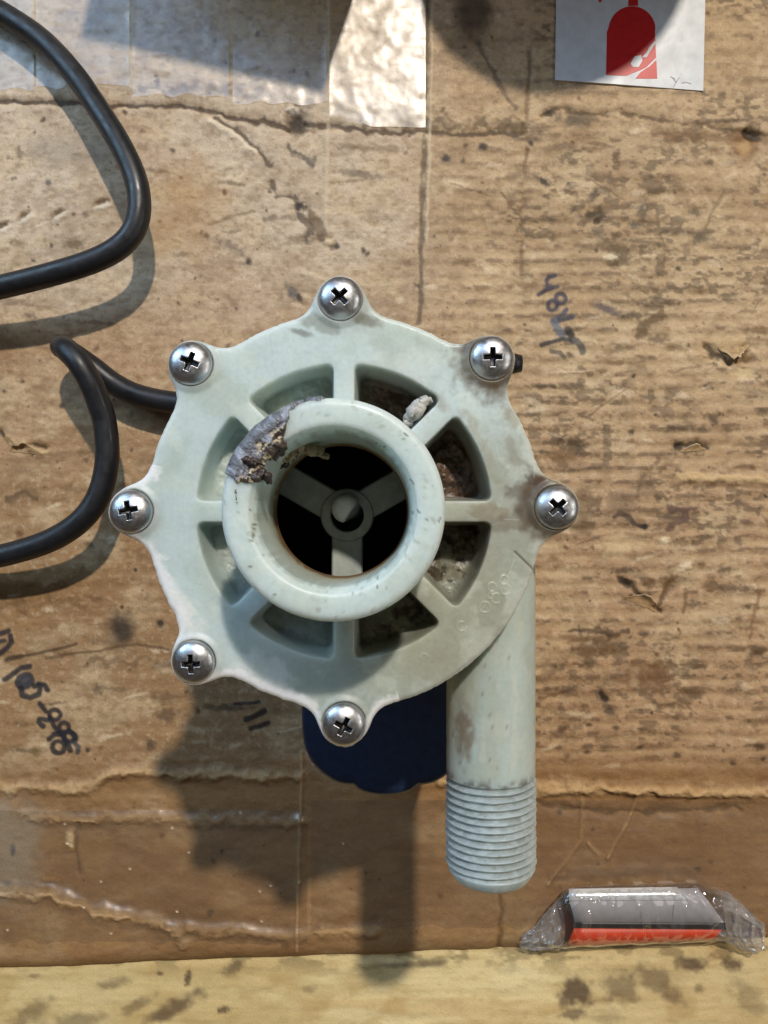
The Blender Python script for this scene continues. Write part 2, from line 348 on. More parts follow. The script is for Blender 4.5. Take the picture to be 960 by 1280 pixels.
    S.blob(757, 386, 15, 5, (92, 80, 82), .85, .5, .35, seed=98); S.line([(800, 420), (810, 404), (826, 394)], 9, (104, 80, 52), .8, .6, 0, 99); S.blob(822, 424, 14, 5, (92, 70, 46), .75, .8, seed=100)
    S.line([(846, 557), (860, 556), (872, 552), (884, 560)], 4.5, (60, 46, 32), .9, .6, -.0008, 101); S.blob(848, 557, 6, 5, (48, 36, 26), .9, .5, seed=102)
    S.blob(716, 558, 16, 10, (78, 60, 40), .8, 1.0, seed=103, dz=-.0008); S.blob(700, 570, 20, 8, (124, 92, 56), .7, 1.0, seed=104)
    S.line([(824, 576), (808, 592), (796, 612)], 5, (112, 90, 66), .7, 1.0, 0, 105, dash=.3)
    S.line([(850, 593), (960, 600)], 8, (212, 180, 132), .75, .5, .0009, 106); S.line([(850, 603), (960, 610)], 4, (128, 98, 64), .55, .6, 0, 107)
    S.line([(838, 635), (866, 634)], 8, (96, 72, 62), .85, .7, 0, 108); S.line([(853, 634), (852, 650), (840, 662)], 12, (98, 74, 62), .85, .7, 0, 109)
    S.line([(766, 648), (776, 640), (786, 644), (792, 656), (806, 658)], 5, (66, 52, 42), .9, .7, 0, 110); S.blob(806, 658, 5, 4, (48, 40, 36), .95, .4, seed=111)
    S.blob(776, 630, 26, 16, (116, 92, 72), .6, .9, -.4, seed=112); S.blob(730, 640, 14, 30, (96, 74, 50), .6, 1.2, seed=113)
    S.line([(724, 838 - 50), (724, 790)], 6, DARK, .5, 1.0, 0, 114)
    S.line([(776, 724), (792, 732), (800, 746), (814, 760), (824, 764)], 5, (62, 46, 30), .9, .8, -.0009, 115); S.blob(786, 728, 9, 4, (52, 42, 34), .9, .6, .3, seed=116)
    S.line([(822, 760), (832, 742), (840, 730)], 6, (88, 62, 36), .8, .9, -.0006, 117); S.blob(838, 728, 12, 10, (104, 76, 46), .8, .9, seed=118)
    S.blob(811, 729, 8, 7, (96, 70, 44), .8, .6, seed=119); S.blob(892, 733, 11, 7, (98, 72, 44), .8, .8, seed=120); S.blob(913, 734, 13, 6, (90, 68, 44), .8, .8, seed=121)
    S.blob(857, 708, 9, 5, PALE, .9, .6, -.5, dz=.0008, seed=122); S.blob(831, 676, 6, 4, (236, 216, 176), .9, .5, dz=.0006, seed=123); S.blob(776, 682, 22, 14, (214, 186, 142), .6, .9, seed=124)
    S.line([(716, 788), (740, 790), (768, 790), (788, 788)], 9, (74, 56, 38), .8, 1.0, 0, 125, dash=.25); S.blob(734, 812, 18, 14, (96, 70, 42), .75, 1.1, seed=126); S.blob(756, 808, 15, 7, (104, 78, 48), .75, 1.0, seed=127)
    S.blob(806, 846, 26, 20, (122, 88, 58), .75, .9, seed=128); S.blob(826, 836, 14, 12, (110, 78, 48), .7, .9, seed=129); S.blob(863, 865, 15, 5, (96, 70, 46), .85, .6, seed=130); S.blob(874, 833, 11, 4, (92, 70, 48), .8, .7, seed=131)
    S.blob(946, 816, 12, 5, (92, 70, 48), .8, .8, -.3, seed=132); S.line([(950, 738), (942, 770), (936, 796)], 3, (120, 92, 60), .6, .7, 0, 133); S.line([(856, 737), (854, 764)], 4, (112, 84, 52), .7, .9, 0, 134)
    S.line([(752, 865), (758, 874)], 6, (44, 34, 26), .95, .5, -.0006, 135); S.blob(762, 888, 8, 6, (82, 68, 58), .85, .6, seed=136); S.line([(676, 872), (704, 864)], 4, (104, 76, 46), .7, .9, 0, 137)
    for (u, v, r) in [(846, 944, 3.5), (736, 906, 2.6), (770, 910, 3), (734, 940, 3), (948, 933, 5), (916, 954, 3), (800, 934, 3), (872, 1086, 3), (748, 1080, 2)]:
        S.blob(u, v, r * 1.5, r, (84, 64, 44), .85, .5, seed=int(u + v))
    # lower folds of the taped edge
    def fold(pts, hi, lo, sd, hgt=.0013):
        S.line(pts, 9, hi, .55, .7, hgt, sd, .9, .3, dzw=7); S.line([(p, q + 9) for p, q in pts], 7, lo, .45, .8, 0, sd + 1)
        S.line([(p, q - 9) for p, q in pts], 8, lo, .35, .8, -.0004, sd + 2)
    fold([(-30, 978), (12, 987), (30, 982), (60, 983), (104, 985), (120, 974), (140, 964), (180, 964), (222, 967), (300, 968), (375, 970)], (206, 174, 128), (120, 90, 58), 140)
    fold([(550, 976), (640, 980), (680, 984), (760, 984), (850, 986), (960, 988)], (214, 180, 130), (124, 92, 56), 145, .0016)
    S.line([(672, 991), (760, 989), (960, 992)], 6, (196, 162, 116), .7, .6, .0008, 149); S.line([(672, 1002), (716, 1010), (800, 1015), (930, 1010)], 5, (96, 72, 44), .7, 1.0, -.0006, 150, dash=.3)
    fold([(30, 1019), (90, 1022), (170, 1022), (230, 1024), (300, 1025), (380, 1026)], (188, 154, 110), (118, 88, 56), 152, .0009)
    fold([(0, 1118), (60, 1116), (90, 1128), (120, 1140), (200, 1152), (216, 1160), (232, 1176)], (196, 164, 120), (126, 94, 60), 156, .0010)
    fold([(222, 1160), (300, 1164), (370, 1167), (470, 1163)], (176, 142, 98), (116, 86, 52), 160, .0009)
    S.blob(20, 1060, 30, 60, (160, 148, 130), .7, .6, seed=163, soft=.6); S.blob(17, 1062, 3, 7, (86, 86, 92), .8, .6, seed=164)  # large grey blob paints the tape's reflection into the paper colour
    S.line([(378, 940), (374, 1060), (371, 1190)], 2.4, (196, 160, 112), .6, .4, .0007, 165); S.line([(98, 1030), (96, 1060), (100, 1090)], 4, (104, 80, 52), .6, .9, -.0004, 166)
    S.line([(88, 1043), (88, 1056)], 7, (218, 190, 148), .8, .5, .0007, 167); S.line([(624, 1100), (628, 1140), (624, 1192)], 4, (104, 78, 46), .7, .7, -.0008, 168)
    S.line([(795, 990), (790, 1015), (774, 1045), (760, 1072)], 3, (192, 156, 106), .32, .4, .0007, 169); S.line([(728, 1000), (726, 1050), (700, 1085), (684, 1105)], 3, (186, 150, 100), .32, .5, .0006, 170)
    S.line([(735, 1055), (748, 1068)], 2.5, (196, 160, 110), .32, .4, .0005, 171); S.line([(690, 1094), (870, 1092)], 10, (104, 78, 46), .5, .8, 0, 172)
    for k in range(16):  # pale dots: sparkle highlights of the tape, painted on
        u, v = rnd.uniform(0, 470), rnd.uniform(1000, 1180); S.blob(u, v, 1.6, 1.3, (240, 224, 196), .8, .4, dz=.0006, seed=900 + k)
    # felt-pen writing
    def ink(pts, w=6.0, rgb=INK, a=.9, sd=0): S.line(pts, w, rgb, a, .18, 0, 200 + sd, .35)
    def loop(cu, cv, ru, rv, rot=0.0, w=5, rgb=INK, a0=0, a1=360, sd=0):
        c, q = math.cos(rot), math.sin(rot); P = []
        for i in range(17):
            t = math.radians(a0 + (a1 - a0) * i / 16); x, y = ru * math.cos(t), rv * math.sin(t); P.append((cu + x * c - y * q, cv + x * q + y * c))
        ink(P, w, rgb, .9, sd)
    k = lambda pts: [(650 + a / 8, 320 + b / 8) for a, b in pts]
    PEN = (66, 62, 74)
    ink(k([(352, 198), (290, 215), (268, 255), (275, 305), (320, 322)]), 5, PEN); ink(k([(185, 385), (250, 345), (372, 312)]), 5, PEN)
    loop(700.5, 373.5, 5.8, 6.2, .4, 4.6, PEN); loop(690.5, 382, 5.6, 6, .4, 4.6, PEN)
    ink(k([(455, 540), (420, 590), (345, 645)]), 5.5, (72, 74, 86)); ink(k([(515, 612), (430, 640), (350, 655)]), 5.5, (72, 74, 86)); ink(k([(345, 655), (385, 740), (425, 795)]), 9, (104, 108, 116))
    ink(k([(215, 888), (310, 860), (420, 835), (520, 845)]), 5, (52, 50, 50)); ink(k([(480, 750), (520, 800), (525, 850)]), 9, (46, 46, 46)); ink(k([(560, 850), (600, 900), (625, 960)]), 8, (92, 88, 82)); ink(k([(310, 955), (400, 970), (440, 1010)]), 5, (96, 84, 68))
    k2 = lambda pts: [(a / 6.4, 760 + b / 6.4) for a, b in pts]
    ink(k2([(-20, 215), (70, 185)]), 6); ink(k2([(90, 220), (100, 270), (60, 320), (-20, 380)]), 6); ink(k2([(-10, 270), (40, 262)]), 5, (52, 50, 54))
    ink(k2([(60, 415), (110, 400), (170, 385)]), 6, (78, 64, 46)); ink(k2([(60, 410), (350, 350), (480, 325), (610, 288)]), 3, (78, 58, 38), .8)
    ink(k2([(45, 570), (100, 525), (170, 480), (245, 465)]), 6.5); loop(31, 851, 10, 7, -.5, 6.5, (44, 46, 56)); loop(31, 851, 4, 3, -.5, 6, (58, 60, 70))
    ink(k2([(170, 640), (180, 690), (240, 715), (310, 690), (325, 620), (275, 620)]), 6.5); ink(k2([(310, 600), (365, 612), (382, 650)]), 6)
    ink(k2([(318, 762), (345, 790), (372, 825)]), 5.5); loop(69, 893, 7, 6.5, 0, 5.5); ink(k2([(385, 895), (320, 885), (315, 910), (350, 945)]), 5.5); ink(k2([(400, 880), (450, 960), (490, 1010)]), 5.5)
    loop(80.5, 909, 6, 6, 0, 5); ink(k2([(400, 1050), (440, 1005), (500, 1010), (570, 1140)]), 6.5); loop(87, 921, 6.5, 6, .4, 5.5); loop(74, 934, 7.5, 7.5, 0, 5.5); ink(k2([(560, 990), (610, 1030), (600, 1060)]), 6); ink(k2([(600, 1080), (632, 1110), (625, 1155)]), 5, (62, 62, 68))
    k3 = lambda pts: [(200 + a / 2.667, 830 + b / 2.667) for a, b in pts]
    ink(k3([(250, 134), (330, 126)]), 4, (48, 38, 32)); ink(k3([(286, 186), (318, 172), (347, 156)]), 6.5, (40, 34, 32)); ink(k3([(302, 216), (330, 208), (360, 196)]), 6, (40, 34, 32))
    # rolled-over bottom edge
    e = vedge(U) - V
    S.Z -= .0042 * np.clip(1 - e / 24, 0, 1) ** 2.2
    tint(.5 * (1 - sstep(2, 22, e)) * (1 - sstep(150, 330, U)) , (150, 110, 62))
    flat = np.exp(-(((U - 450) / 150) ** 2 + ((V - 640) / 150) ** 2) ** 2)
    S.Z = S.Z * (1 - flat) - .0003 * flat
    return S
S = build_cardboard()
bX, bY = S.mesh("cardboard")
ny, nx = S.U.shape
Vt = np.stack([bX, bY, S.Z], -1)
lower = Vt.copy()[-1:]; lower[..., 2] = -.0052
lower2 = lower.copy(); lower2[..., 1] += .02
allV = np.concatenate([Vt, lower, lower2], 0)
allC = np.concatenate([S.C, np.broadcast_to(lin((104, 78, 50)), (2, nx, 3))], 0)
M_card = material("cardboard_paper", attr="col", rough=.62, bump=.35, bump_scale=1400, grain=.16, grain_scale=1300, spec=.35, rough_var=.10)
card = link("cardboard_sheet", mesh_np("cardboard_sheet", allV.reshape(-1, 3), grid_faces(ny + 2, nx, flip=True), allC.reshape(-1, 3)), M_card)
tag(card, "worn brown corrugated cardboard sheet with tape, stains and pen writing under the pump", "cardboard")

def torn_flap(p, q, out, lift, rgb, sd):
    """A torn scrap of the top paper, hinged along p-q and curling up away from it."""
    n, m = 22, 12; a, b = np.meshgrid(np.linspace(0, 1, n), np.linspace(0, 1, m)); p, q, out = map(np.array, (p, q, out))
    reach = (np.sin(np.pi * np.clip(a, .02, .98)) ** .7) * (.55 + .9 * fbm(a * 6, a * 0 + sd, sd, 3))
    u = p[0] + (q[0] - p[0]) * a + out[0] * b * reach; v = p[1] + (q[1] - p[1]) * a + out[1] * b * reach
    z = board_z(u, v) + .0003 + lift * (b * reach) ** 1.6 + (fbm(a * 9, b * 5, sd + 3, 3) - .5) * .0006 * b
    c = np.empty(u.shape + (3,)); c[:] = lin(rgb); c += (lin((122, 94, 62)) - c) * (sstep(.45, .7, fbm(a * 9, b * 6, sd + 5)) * .6)[..., None]; c += (lin((236, 216, 180)) - c) * (sstep(.86, 1, b) * .6)[..., None]
    top = np.stack([(u - 480) * CAM_H / FOC, (640 - v) * CAM_H / FOC, z], -1); bot = top[::-1] - np.array([0, 0, .00018])
    V = np.concatenate([top, bot, top[:1]], 0); cc = np.concatenate([c, c[::-1], c[:1]], 0)
    link("torn_flap", mesh_np("torn_flap", V.reshape(-1, 3), grid_faces(2 * m + 1, n), cc.reshape(-1, 3)), M_card, card)
def board_z(u, v):
    i = np.clip(np.searchsorted(S.vs, v), 0, ny - 1); j = np.clip(np.searchsorted(S.us, u), 0, nx - 1); return S.Z[i, j]
for a in [((898, 434), (936, 428), (3, 17), .0038, (182, 152, 110), 3), ((12, 564), (54, 569), (-3, -12), .0028, (176, 146, 106), 5), ((780, 748), (822, 766), (6, -12), .0026, (166, 134, 94), 17), ((848, 565), (882, 563), (2, -8), .0022, (172, 142, 100), 29)]:
    torn_flap(*a)
M_tape = film_material("clear_tape", (0.96, 0.94, 0.89), .015, .36, 2.5, .10, 110)
def tape_strip(u0, v0, u1, v1, seed):
    us = np.arange(u0, u1 + 1, 3.0); vs = np.arange(v0, v1 + 1, 3.0); U, V = np.meshgrid(us, vs)
    Z = board_z(U, V)
    for _ in range(2):
        Zp = np.pad(Z, 1, mode='edge'); Z = np.maximum(Z, (Zp[:-2, 1:-1] + Zp[2:, 1:-1] + Zp[1:-1, :-2] + Zp[1:-1, 2:]) / 4)
    Z = Z + .00045 + .0004 * np.clip(fbm(U / 60, V / 40, seed, 2) - .55, 0, 1)
    ed = (noise(U / 18, V * 0 + 3, seed) - .5) * 7 * sstep(v1 - 20, v1, V)
    X = (U - 480) * CAM_H / FOC; Y = (640 - V - ed) * CAM_H / FOC
    link("tape_strip", mesh_np("tape_strip", np.stack([X, Y, Z], -1).reshape(-1, 3), grid_faces(len(vs), len(us), flip=True)), M_tape, card)
tape_strip(-90, -330, 42, 112, 3); tape_strip(45, -330, 163, 108, 4); tape_strip(166, -330, 288, 120, 5); tape_strip(291, -330, 409, 131, 6); tape_strip(412, -330, 534, 158, 7)
tape_strip(-90, 1012, 385, 1178, 8); tape_strip(389, 1000, 1040, 1160, 9)

# ------------------------------------------------------------------ bench wood
def build_wood():
    us = spaced(-620, -22, 982, 1560, 2.2); vs = spaced(-900, 1150, 1300, 2000, 2.2); W = Sheet(us, vs); U, V = W.U, W.V
    W.C[:] = lin((228, 206, 152))
    def tint(mask, rgb): W.C[:] += (lin(rgb) - W.C) * np.clip(mask, 0, 1)[..., None]
    gr = fbm(U / 200, V / 13 + 1.5 * fbm(U / 200, V / 60, 9, 2), 3, 4)
    tint(.45 * sstep(.5, .7, gr), (204, 172, 116)); tint(.6 * sstep(.45, .75, fbm(U / 110, V / 26, 5)), (238, 222, 172))
    tint(.5 * sstep(.52, .75, fbm(U / 50, V / 34, 15)), (186, 152, 96)); tint(.18 * sstep(.55, .75, fbm(U / 9, V / 4, 25)), (140, 112, 70)); tint(.45 * (1 - sstep(300, 560, U)), (190, 162, 104)); tint(.35 * sstep(660, 860, U), (190, 160, 110))
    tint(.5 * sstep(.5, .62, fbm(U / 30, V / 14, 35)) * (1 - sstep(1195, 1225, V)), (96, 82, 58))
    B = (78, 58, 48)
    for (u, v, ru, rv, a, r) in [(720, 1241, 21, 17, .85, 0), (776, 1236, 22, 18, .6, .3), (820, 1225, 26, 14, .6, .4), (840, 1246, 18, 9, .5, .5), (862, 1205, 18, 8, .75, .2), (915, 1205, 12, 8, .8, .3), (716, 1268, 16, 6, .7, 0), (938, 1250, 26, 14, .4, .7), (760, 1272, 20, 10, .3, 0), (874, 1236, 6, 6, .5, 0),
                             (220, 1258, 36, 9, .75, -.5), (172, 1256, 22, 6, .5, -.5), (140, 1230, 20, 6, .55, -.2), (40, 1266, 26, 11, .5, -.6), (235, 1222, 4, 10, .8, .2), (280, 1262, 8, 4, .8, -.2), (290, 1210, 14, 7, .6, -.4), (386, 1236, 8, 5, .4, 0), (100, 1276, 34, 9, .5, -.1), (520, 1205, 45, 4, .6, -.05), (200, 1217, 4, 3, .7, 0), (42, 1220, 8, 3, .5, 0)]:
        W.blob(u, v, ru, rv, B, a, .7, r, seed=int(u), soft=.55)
    W.Z += (gr - .5) * .0007 + (fbm(U / 40, V / 14, 45, 3) - .5) * .0008
    return W
W = build_wood(); wd = CAM_H + .0056
wX = (W.U - 480) * wd / FOC; wY = (640 - W.V) * wd / FOC
M_wood = material("bench_wood", attr="col", rough=.6, bump=.3, bump_scale=900, grain=.08, grain_scale=900, spec=.3)
wn = W.U.shape; wv = np.stack([wX, wY, W.Z - .0056], -1)
def skirted(v, c, drop):
    f = v.copy(); f = np.concatenate([f[:1], f, f[-1:]], 0); f = np.concatenate([f[:, :1], f, f[:, -1:]], 1)
    f[[0, -1], :, 2] -= drop; f[1:-1, [0, -1], 2] -= drop
    k = np.concatenate([c[:1], c, c[-1:]], 0); k = np.concatenate([k[:, :1], k, k[:, -1:]], 1); return f, k
fv, fc = skirted(wv, W.C, .03)
bench = link("bench_top", mesh_np("bench_top", fv.reshape(-1, 3), grid_faces(fv.shape[0], fv.shape[1], flip=True), fc.reshape(-1, 3)), M_wood)
bench['kind'] = 'structure'; bench['label'] = "pale stained wooden bench top below the edge of the cardboard"

# ------------------------------------------------------------------ pump
FX, FY, ZT = -.0121, .0002, .190
BOSS = [91, 136, 180, 225, 270, 1, 46]; BR = .0642
pump = thing("water_pump", "pale green plastic pump head with seven screws, open round inlet and threaded outlet pipe", "pump", (FX, FY, 0))
M_plast = material("milky_plastic", attr="col", rough=.42, bump=.10, bump_scale=700, grain=.06, grain_scale=700, sss=.85, sss_r=.009, spec=.5, rough_var=.08)
M_pipe = material("milky_pipe_plastic", attr="col", rough=.40, bump=.08, bump_scale=500, grain=.05, grain_scale=600, sss=.7, sss_r=.008, spec=.5)
M_dark = material("dark_inner_plastic", (.012, .011, .010), .6, grain=.3, grain_scale=400)
M_steel = material("stainless_steel", (.60, .61, .63), .37, 1.0, attr="col", bump=.06, bump_scale=2500, rough_var=.08)
M_navy = material("navy_paint", (.013, .024, .056), .40, bump=.12, bump_scale=1600, grain=.2, grain_scale=300, spec=.4, rough_var=.08)
M_rubber = material("black_cable_rubber", (.013, .014, .017), .42, bump=.08, bump_scale=600, grain=.25, grain_scale=250, spec=.5, rough_var=.1)

def cover_sdf(X, Y):
    r = np.hypot(X, Y); d = r - .0602
    k = .0100
    for a in BOSS:
        t = math.radians(a); c = np.hypot(X - BR * math.cos(t), Y - BR * math.sin(t)) - .0072
        h = np.clip(.5 + .5 * (d - c) / k, 0, 1); d = d * (1 - h) + c * h - k * h * (1 - h)
    return d
def slot_sdf(X, Y):
    r = np.hypot(X, Y); th = np.degrees(np.arctan2(Y, X)); ph = np.abs((th % 45) - 22.5)
    e1 = .0034 - r * np.sin(np.radians(22.5 - ph)); e2 = r - .0446; e3 = .0268 - r
    def smax(a, b, k):
        h = np.clip(.5 - .5 * (b - a) / k, 0, 1); return b * (1 - h) + a * h + k * h * (1 - h)
    return smax(smax(e1, e2, .0026), e3, .002)
def cpx(u, v): return ((u - 480) * (CAM_H - ZT) / FOC - FX, (640 - v) * (CAM_H - ZT) / FOC - FY)

def build_cover():
    n = 1500; th = np.linspace(0, 2 * np.pi, n, endpoint=False)
    lo, hi = np.full(n, .050), np.full(n, .080)
    for _ in range(34):
        m = (lo + hi) / 2; s = cover_sdf(m * np.cos(th), m * np.sin(th)); lo = np.where(s < 0, m, lo); hi = np.where(s < 0, hi, m)
    RO = (lo + hi) / 2
    # worn, nicked rim
    RO = RO + (noise(th * 60, th * 0, 2) - .5) * .00022 + (noise(th * 22, th * 0, 3) - .5) * .0004 * ((th > 3.3) & (th < 4.8))
    t = np.concatenate([np.linspace(0, .93, 165), np.linspace(.935, 1, 22)])
    R = .0250 + (RO[None, :] - .0250) * t[:, None]; T = np.repeat(th[None, :], len(t), 0)
    X, Y = R * np.cos(T), R * np.sin(T)
    e = (RO[None, :] - R) * .93; f = .0016
    ss = slot_sdf(X, Y)
    low = sstep(.0005, -.0013, ss)
    u, v = X * 4000, Y * 4000
    Z = np.full(X.shape, ZT) + (fbm(u / 60, v / 60, 6, 3) - .5) * .0006
    q = np.clip(f - e, 0, f); Z -= f - np.sqrt(np.maximum(f * f - q * q, 0))
    fn = (fbm(u / 26, v / 26, 12, 4) - .5)
    Z -= low * (.0125 + .005 * sstep(-.015, .02, X) + fn * .004 * sstep(-.001, -.003, ss))
    bd = np.full(X.shape, 1.0)
    for a in BOSS:
        b = math.radians(a); d = np.hypot(X - BR * math.cos(b), Y - BR * math.sin(b)); bd = np.minimum(bd, d)
        Z += .0009 * (1 - sstep(.0068, .0092, d)); Z -= .0007 * (1 - sstep(.0066, .0069, d))
    # colour: pale plastic, dirt, wear
    C = np.empty(X.shape + (3,)); C[:] = lin((200, 214, 212))
    def tint(mask, rgb): C[:] += (lin(rgb) - C) * np.clip(mask, 0, 1)[..., None]
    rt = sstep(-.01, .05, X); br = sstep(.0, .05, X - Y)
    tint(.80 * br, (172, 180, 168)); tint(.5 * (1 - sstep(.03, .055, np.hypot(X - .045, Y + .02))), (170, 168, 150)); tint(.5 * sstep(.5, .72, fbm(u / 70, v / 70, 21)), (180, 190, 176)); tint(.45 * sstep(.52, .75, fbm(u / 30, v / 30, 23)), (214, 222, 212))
    tint(.16 * sstep(.5, .75, fbm(u / 9, v / 9, 25)) * (.3 + rt), (150, 148, 128))
    tint(.95 * rt * (1 - sstep(.0072, .0145, bd + (fbm(u / 10, v / 10, 27) - .5) * .008)), (104, 90, 70))
    tint(.8 * (1 - sstep(.0064, .0074, bd)), (92, 88, 78))
    def spot(pu, pv, ru, rv, rgb, a, rot=0.0, sd=1, rag=.8):
        cx, cy = cpx(pu, pv); g = (CAM_H - ZT) / FOC; dx, dy = (X - cx) / g, -(Y - cy) / g; c, s_ = math.cos(rot), math.sin(rot)
        d = np.hypot((dx * c + dy * s_) / ru, (-dx * s_ + dy * c) / rv) + (fbm(u / 12, v / 12, 40 + sd, 3) - .5) * 1.6 * rag
        tint(a * (1 - sstep(.6, 1.4, d)) * (1 - low), rgb)
    for i, a in enumerate([(620, 490, 22, 12, (112, 96, 74), .5, .7), (640, 520, 16, 10, (132, 118, 92), .5, .9), (655, 615, 20, 12, (104, 90, 74), .65, 0), (672, 600, 14, 8, (84, 60, 50), .7, 0), (610, 640, 26, 9, (146, 134, 108), .6, 0), (585, 425, 12, 14, (96, 88, 76), .6, 0), (400, 405, 24, 9, (120, 118, 104), .5, .3), (455, 398, 20, 8, (116, 106, 86), .6, .4), (375, 415, 14, 4, (108, 106, 96), .6, .3),
                         (640, 655, 30, 10, (124, 112, 92), .5, 0), (600, 560, 10, 40, (150, 140, 112), .4, -.4), (660, 640, 14, 20, (104, 94, 80), .6, 0), (188, 574, 3, 3, (90, 64, 56), .9, 0), (640, 560, 8, 20, (140, 130, 108), .4, -.3), (545, 500, 14, 9, (150, 140, 120), .5, .6), (520, 395, 40, 4, (130, 116, 92), .5, .4), (670, 600, 5, 20, (92, 74, 56), .6, -.5), (690, 590, 10, 5, (86, 66, 50), .7, .3)]):
        spot(*a[:4], a[4], a[5], a[6], i)
    for i, a in enumerate([(228, 765, 14, 26, .8, -.3), (300, 855, 30, 10, .8, .3), (345, 862, 20, 12, .85, .5), (330, 835, 40, 16, .5, .4), (210, 740, 6, 30, .8, -.3), (240, 790, 20, 20, .5, 0), (385, 885, 14, 10, .8, .6)]):
        spot(a[0], a[1], a[2], a[3], (236, 238, 232), a[4], a[5], 70 + i)
    rs = random.Random(21)
    for i in range(26):                                   # hairline scratches
        a0, r0 = rs.uniform(0, 6.28), rs.uniform(.046, .060); x0, y0 = r0 * math.cos(a0), r0 * math.sin(a0); a1, l = rs.uniform(0, 6.28), rs.uniform(.002, .006)
        dx, dy = math.cos(a1) * l, math.sin(a1) * l; box = (np.abs(X - x0) < l + .001) & (np.abs(Y - y0) < l + .001)
        xs, ys = X[box], Y[box]; tq = np.clip(((xs - x0) * dx + (ys - y0) * dy) / (l * l), 0, 1); dd = np.hypot(xs - x0 - tq * dx, ys - y0 - tq * dy)
        mk = (1 - sstep(.00005, .00028, dd)) * rs.uniform(.10, .30); C[box] += (lin(rs.choice([(232, 236, 230), (226, 230, 222), (128, 124, 106)])) - C[box]) * mk[:, None]
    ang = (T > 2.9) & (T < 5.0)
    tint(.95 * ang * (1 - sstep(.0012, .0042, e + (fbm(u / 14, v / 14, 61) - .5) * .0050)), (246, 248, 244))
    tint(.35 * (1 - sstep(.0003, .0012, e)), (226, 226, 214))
    lx, ly = cpx(644, 690); mx, my = cpx(673, 718); dx, dy = mx - lx, my - ly
    tt = np.clip(((X - lx) * dx + (Y - ly) * dy) / (dx * dx + dy * dy), 0, 1); dl = np.hypot(X - lx - tt * dx, Y - ly - tt * dy)
    tint(.7 * (1 - sstep(.0001, .0005, dl)), (110, 102, 84)); Z -= .0004 * np.exp(-(dl / .0003) ** 2)
    # slot floors
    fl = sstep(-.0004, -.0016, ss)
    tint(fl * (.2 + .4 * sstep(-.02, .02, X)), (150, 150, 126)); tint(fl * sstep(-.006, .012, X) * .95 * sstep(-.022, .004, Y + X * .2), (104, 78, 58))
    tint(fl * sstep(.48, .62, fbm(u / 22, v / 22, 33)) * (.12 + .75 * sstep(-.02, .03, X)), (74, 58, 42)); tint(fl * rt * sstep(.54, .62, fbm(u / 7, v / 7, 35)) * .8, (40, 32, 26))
    tint(fl * .6 * sstep(.52, .62, fbm(u / 16, v / 16, 37)) * sstep(.0, -.02, Y), (168, 172, 160))
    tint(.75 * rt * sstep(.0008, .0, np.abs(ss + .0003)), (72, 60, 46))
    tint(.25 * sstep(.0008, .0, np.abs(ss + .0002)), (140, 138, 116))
    # faint moulded rings of lettering, lower right of the rim
    for (pu, pv, r0, a0, a1) in [(606, 759, .0016, 0, 360), (620, 748, .0015, 40, 320), (613, 745, .0008, 0, 360), (632, 737, .0015, 20, 330), (615, 734, .0013, 0, 300), (630, 725, .0013, 0, 360), (577, 783, .0014, 60, 360), (530, 822, .0012, 0, 200)]:
        cx, cy = cpx(pu, pv); d = np.hypot(X - cx, Y - cy); a = np.degrees(np.arctan2(Y - cy, X - cx)) % 360
        m = np.exp(-((d - r0) / .00028) ** 2) * ((a >= a0) & (a <= a1)); Z += .00018 * m; tint(m * .15, (206, 212, 196))
    # side wall and underside
    def ring(k, z): return np.stack([X[-1] * k, Y[-1] * k, np.full(n, z)], -1)
    top = np.stack([X, Y, Z], -1)
    V = np.concatenate([top, ring(1, ZT - .003)[None], ring(.999, ZT - .0075)[None], ring(.80, ZT - .0078)[None]], 0)
    wallc = np.broadcast_to(lin((188, 194, 180)), (3, n, 3))
    return mesh_np("front_cover", V.reshape(-1, 3), grid_faces(len(V), n, True, flip=True), np.concatenate([C, wallc], 0).reshape(-1, 3))
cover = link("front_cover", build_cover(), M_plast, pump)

# inlet port
def port_col(X, Y, Z, R, T):
    u, v = T * 110, Z * 4000
    C = np.empty(X.shape + (3,)); C[:] = lin((205, 220, 217))
    def tint(mask, rgb): C[:] += (lin(rgb) - C) * np.clip(mask, 0, 1)[..., None]
    tint(.4 * sstep(.5, .7, fbm(X * 4000 / 40, Y * 4000 / 40, 3)), (190, 200, 186)); tint(.3 * sstep(.52, .7, fbm(X * 4000 / 18, Y * 4000 / 18, 5)), (220, 228, 218))
    inner = sstep(.0215, .0195, R)
    tint(.55 * inner * sstep(.226, .200, Z), (170, 164, 126)); tint(.95 * inner * sstep(.2050, .1990, Z + (fbm(u / 9, v / 9, 8) - .5) * .006), (126, 88, 44))
    tint(.4 * sstep(.70, .78, fbm(X * 4000 / 9, Y * 4000 / 9 + Z * 900, 11)) * (1 - inner), (150, 146, 128))
    tint(.8 * sstep(.82, .86, fbm(X * 4000 / 7 + 3, Y * 4000 / 7 + Z * 900, 14, 3)), (92, 86, 74))
    tint(.5 * sstep(.2215, .219, Z) * (1 - inner), (176, 178, 160))
    tint(.6 * np.exp(-((R - .0201) / .0003) ** 2) * sstep(.4, .6, noise(u / 6, v * 0, 6)), (150, 152, 140))
    return C
prof = [(.0276, .182), (.0283, .190), (.0287, .2247)] + arc(.0266, .2247, .0021, 0, 86, 8)[1:] + [(.0255, .2268), (.0219, .2268), (.0215, .2265), (.0213, .2260), (.0203, .2246), (.0199, .2236), (.0198, .216), (.0193, .1990), (.0190, .1978), (.0196, .1968), (.0245, .1960)]
port = lathe("inlet_port", resample(prof, .0006), 240, M_plast, pump, (0, 0), (-.025, .010), .19, port_col)
# cavity behind the inlet
lathe("impeller_chamber", [(.0245, .1962), (.0250, .185), (.0250, .152), (.0, .151)], 64, M_dark, pump)

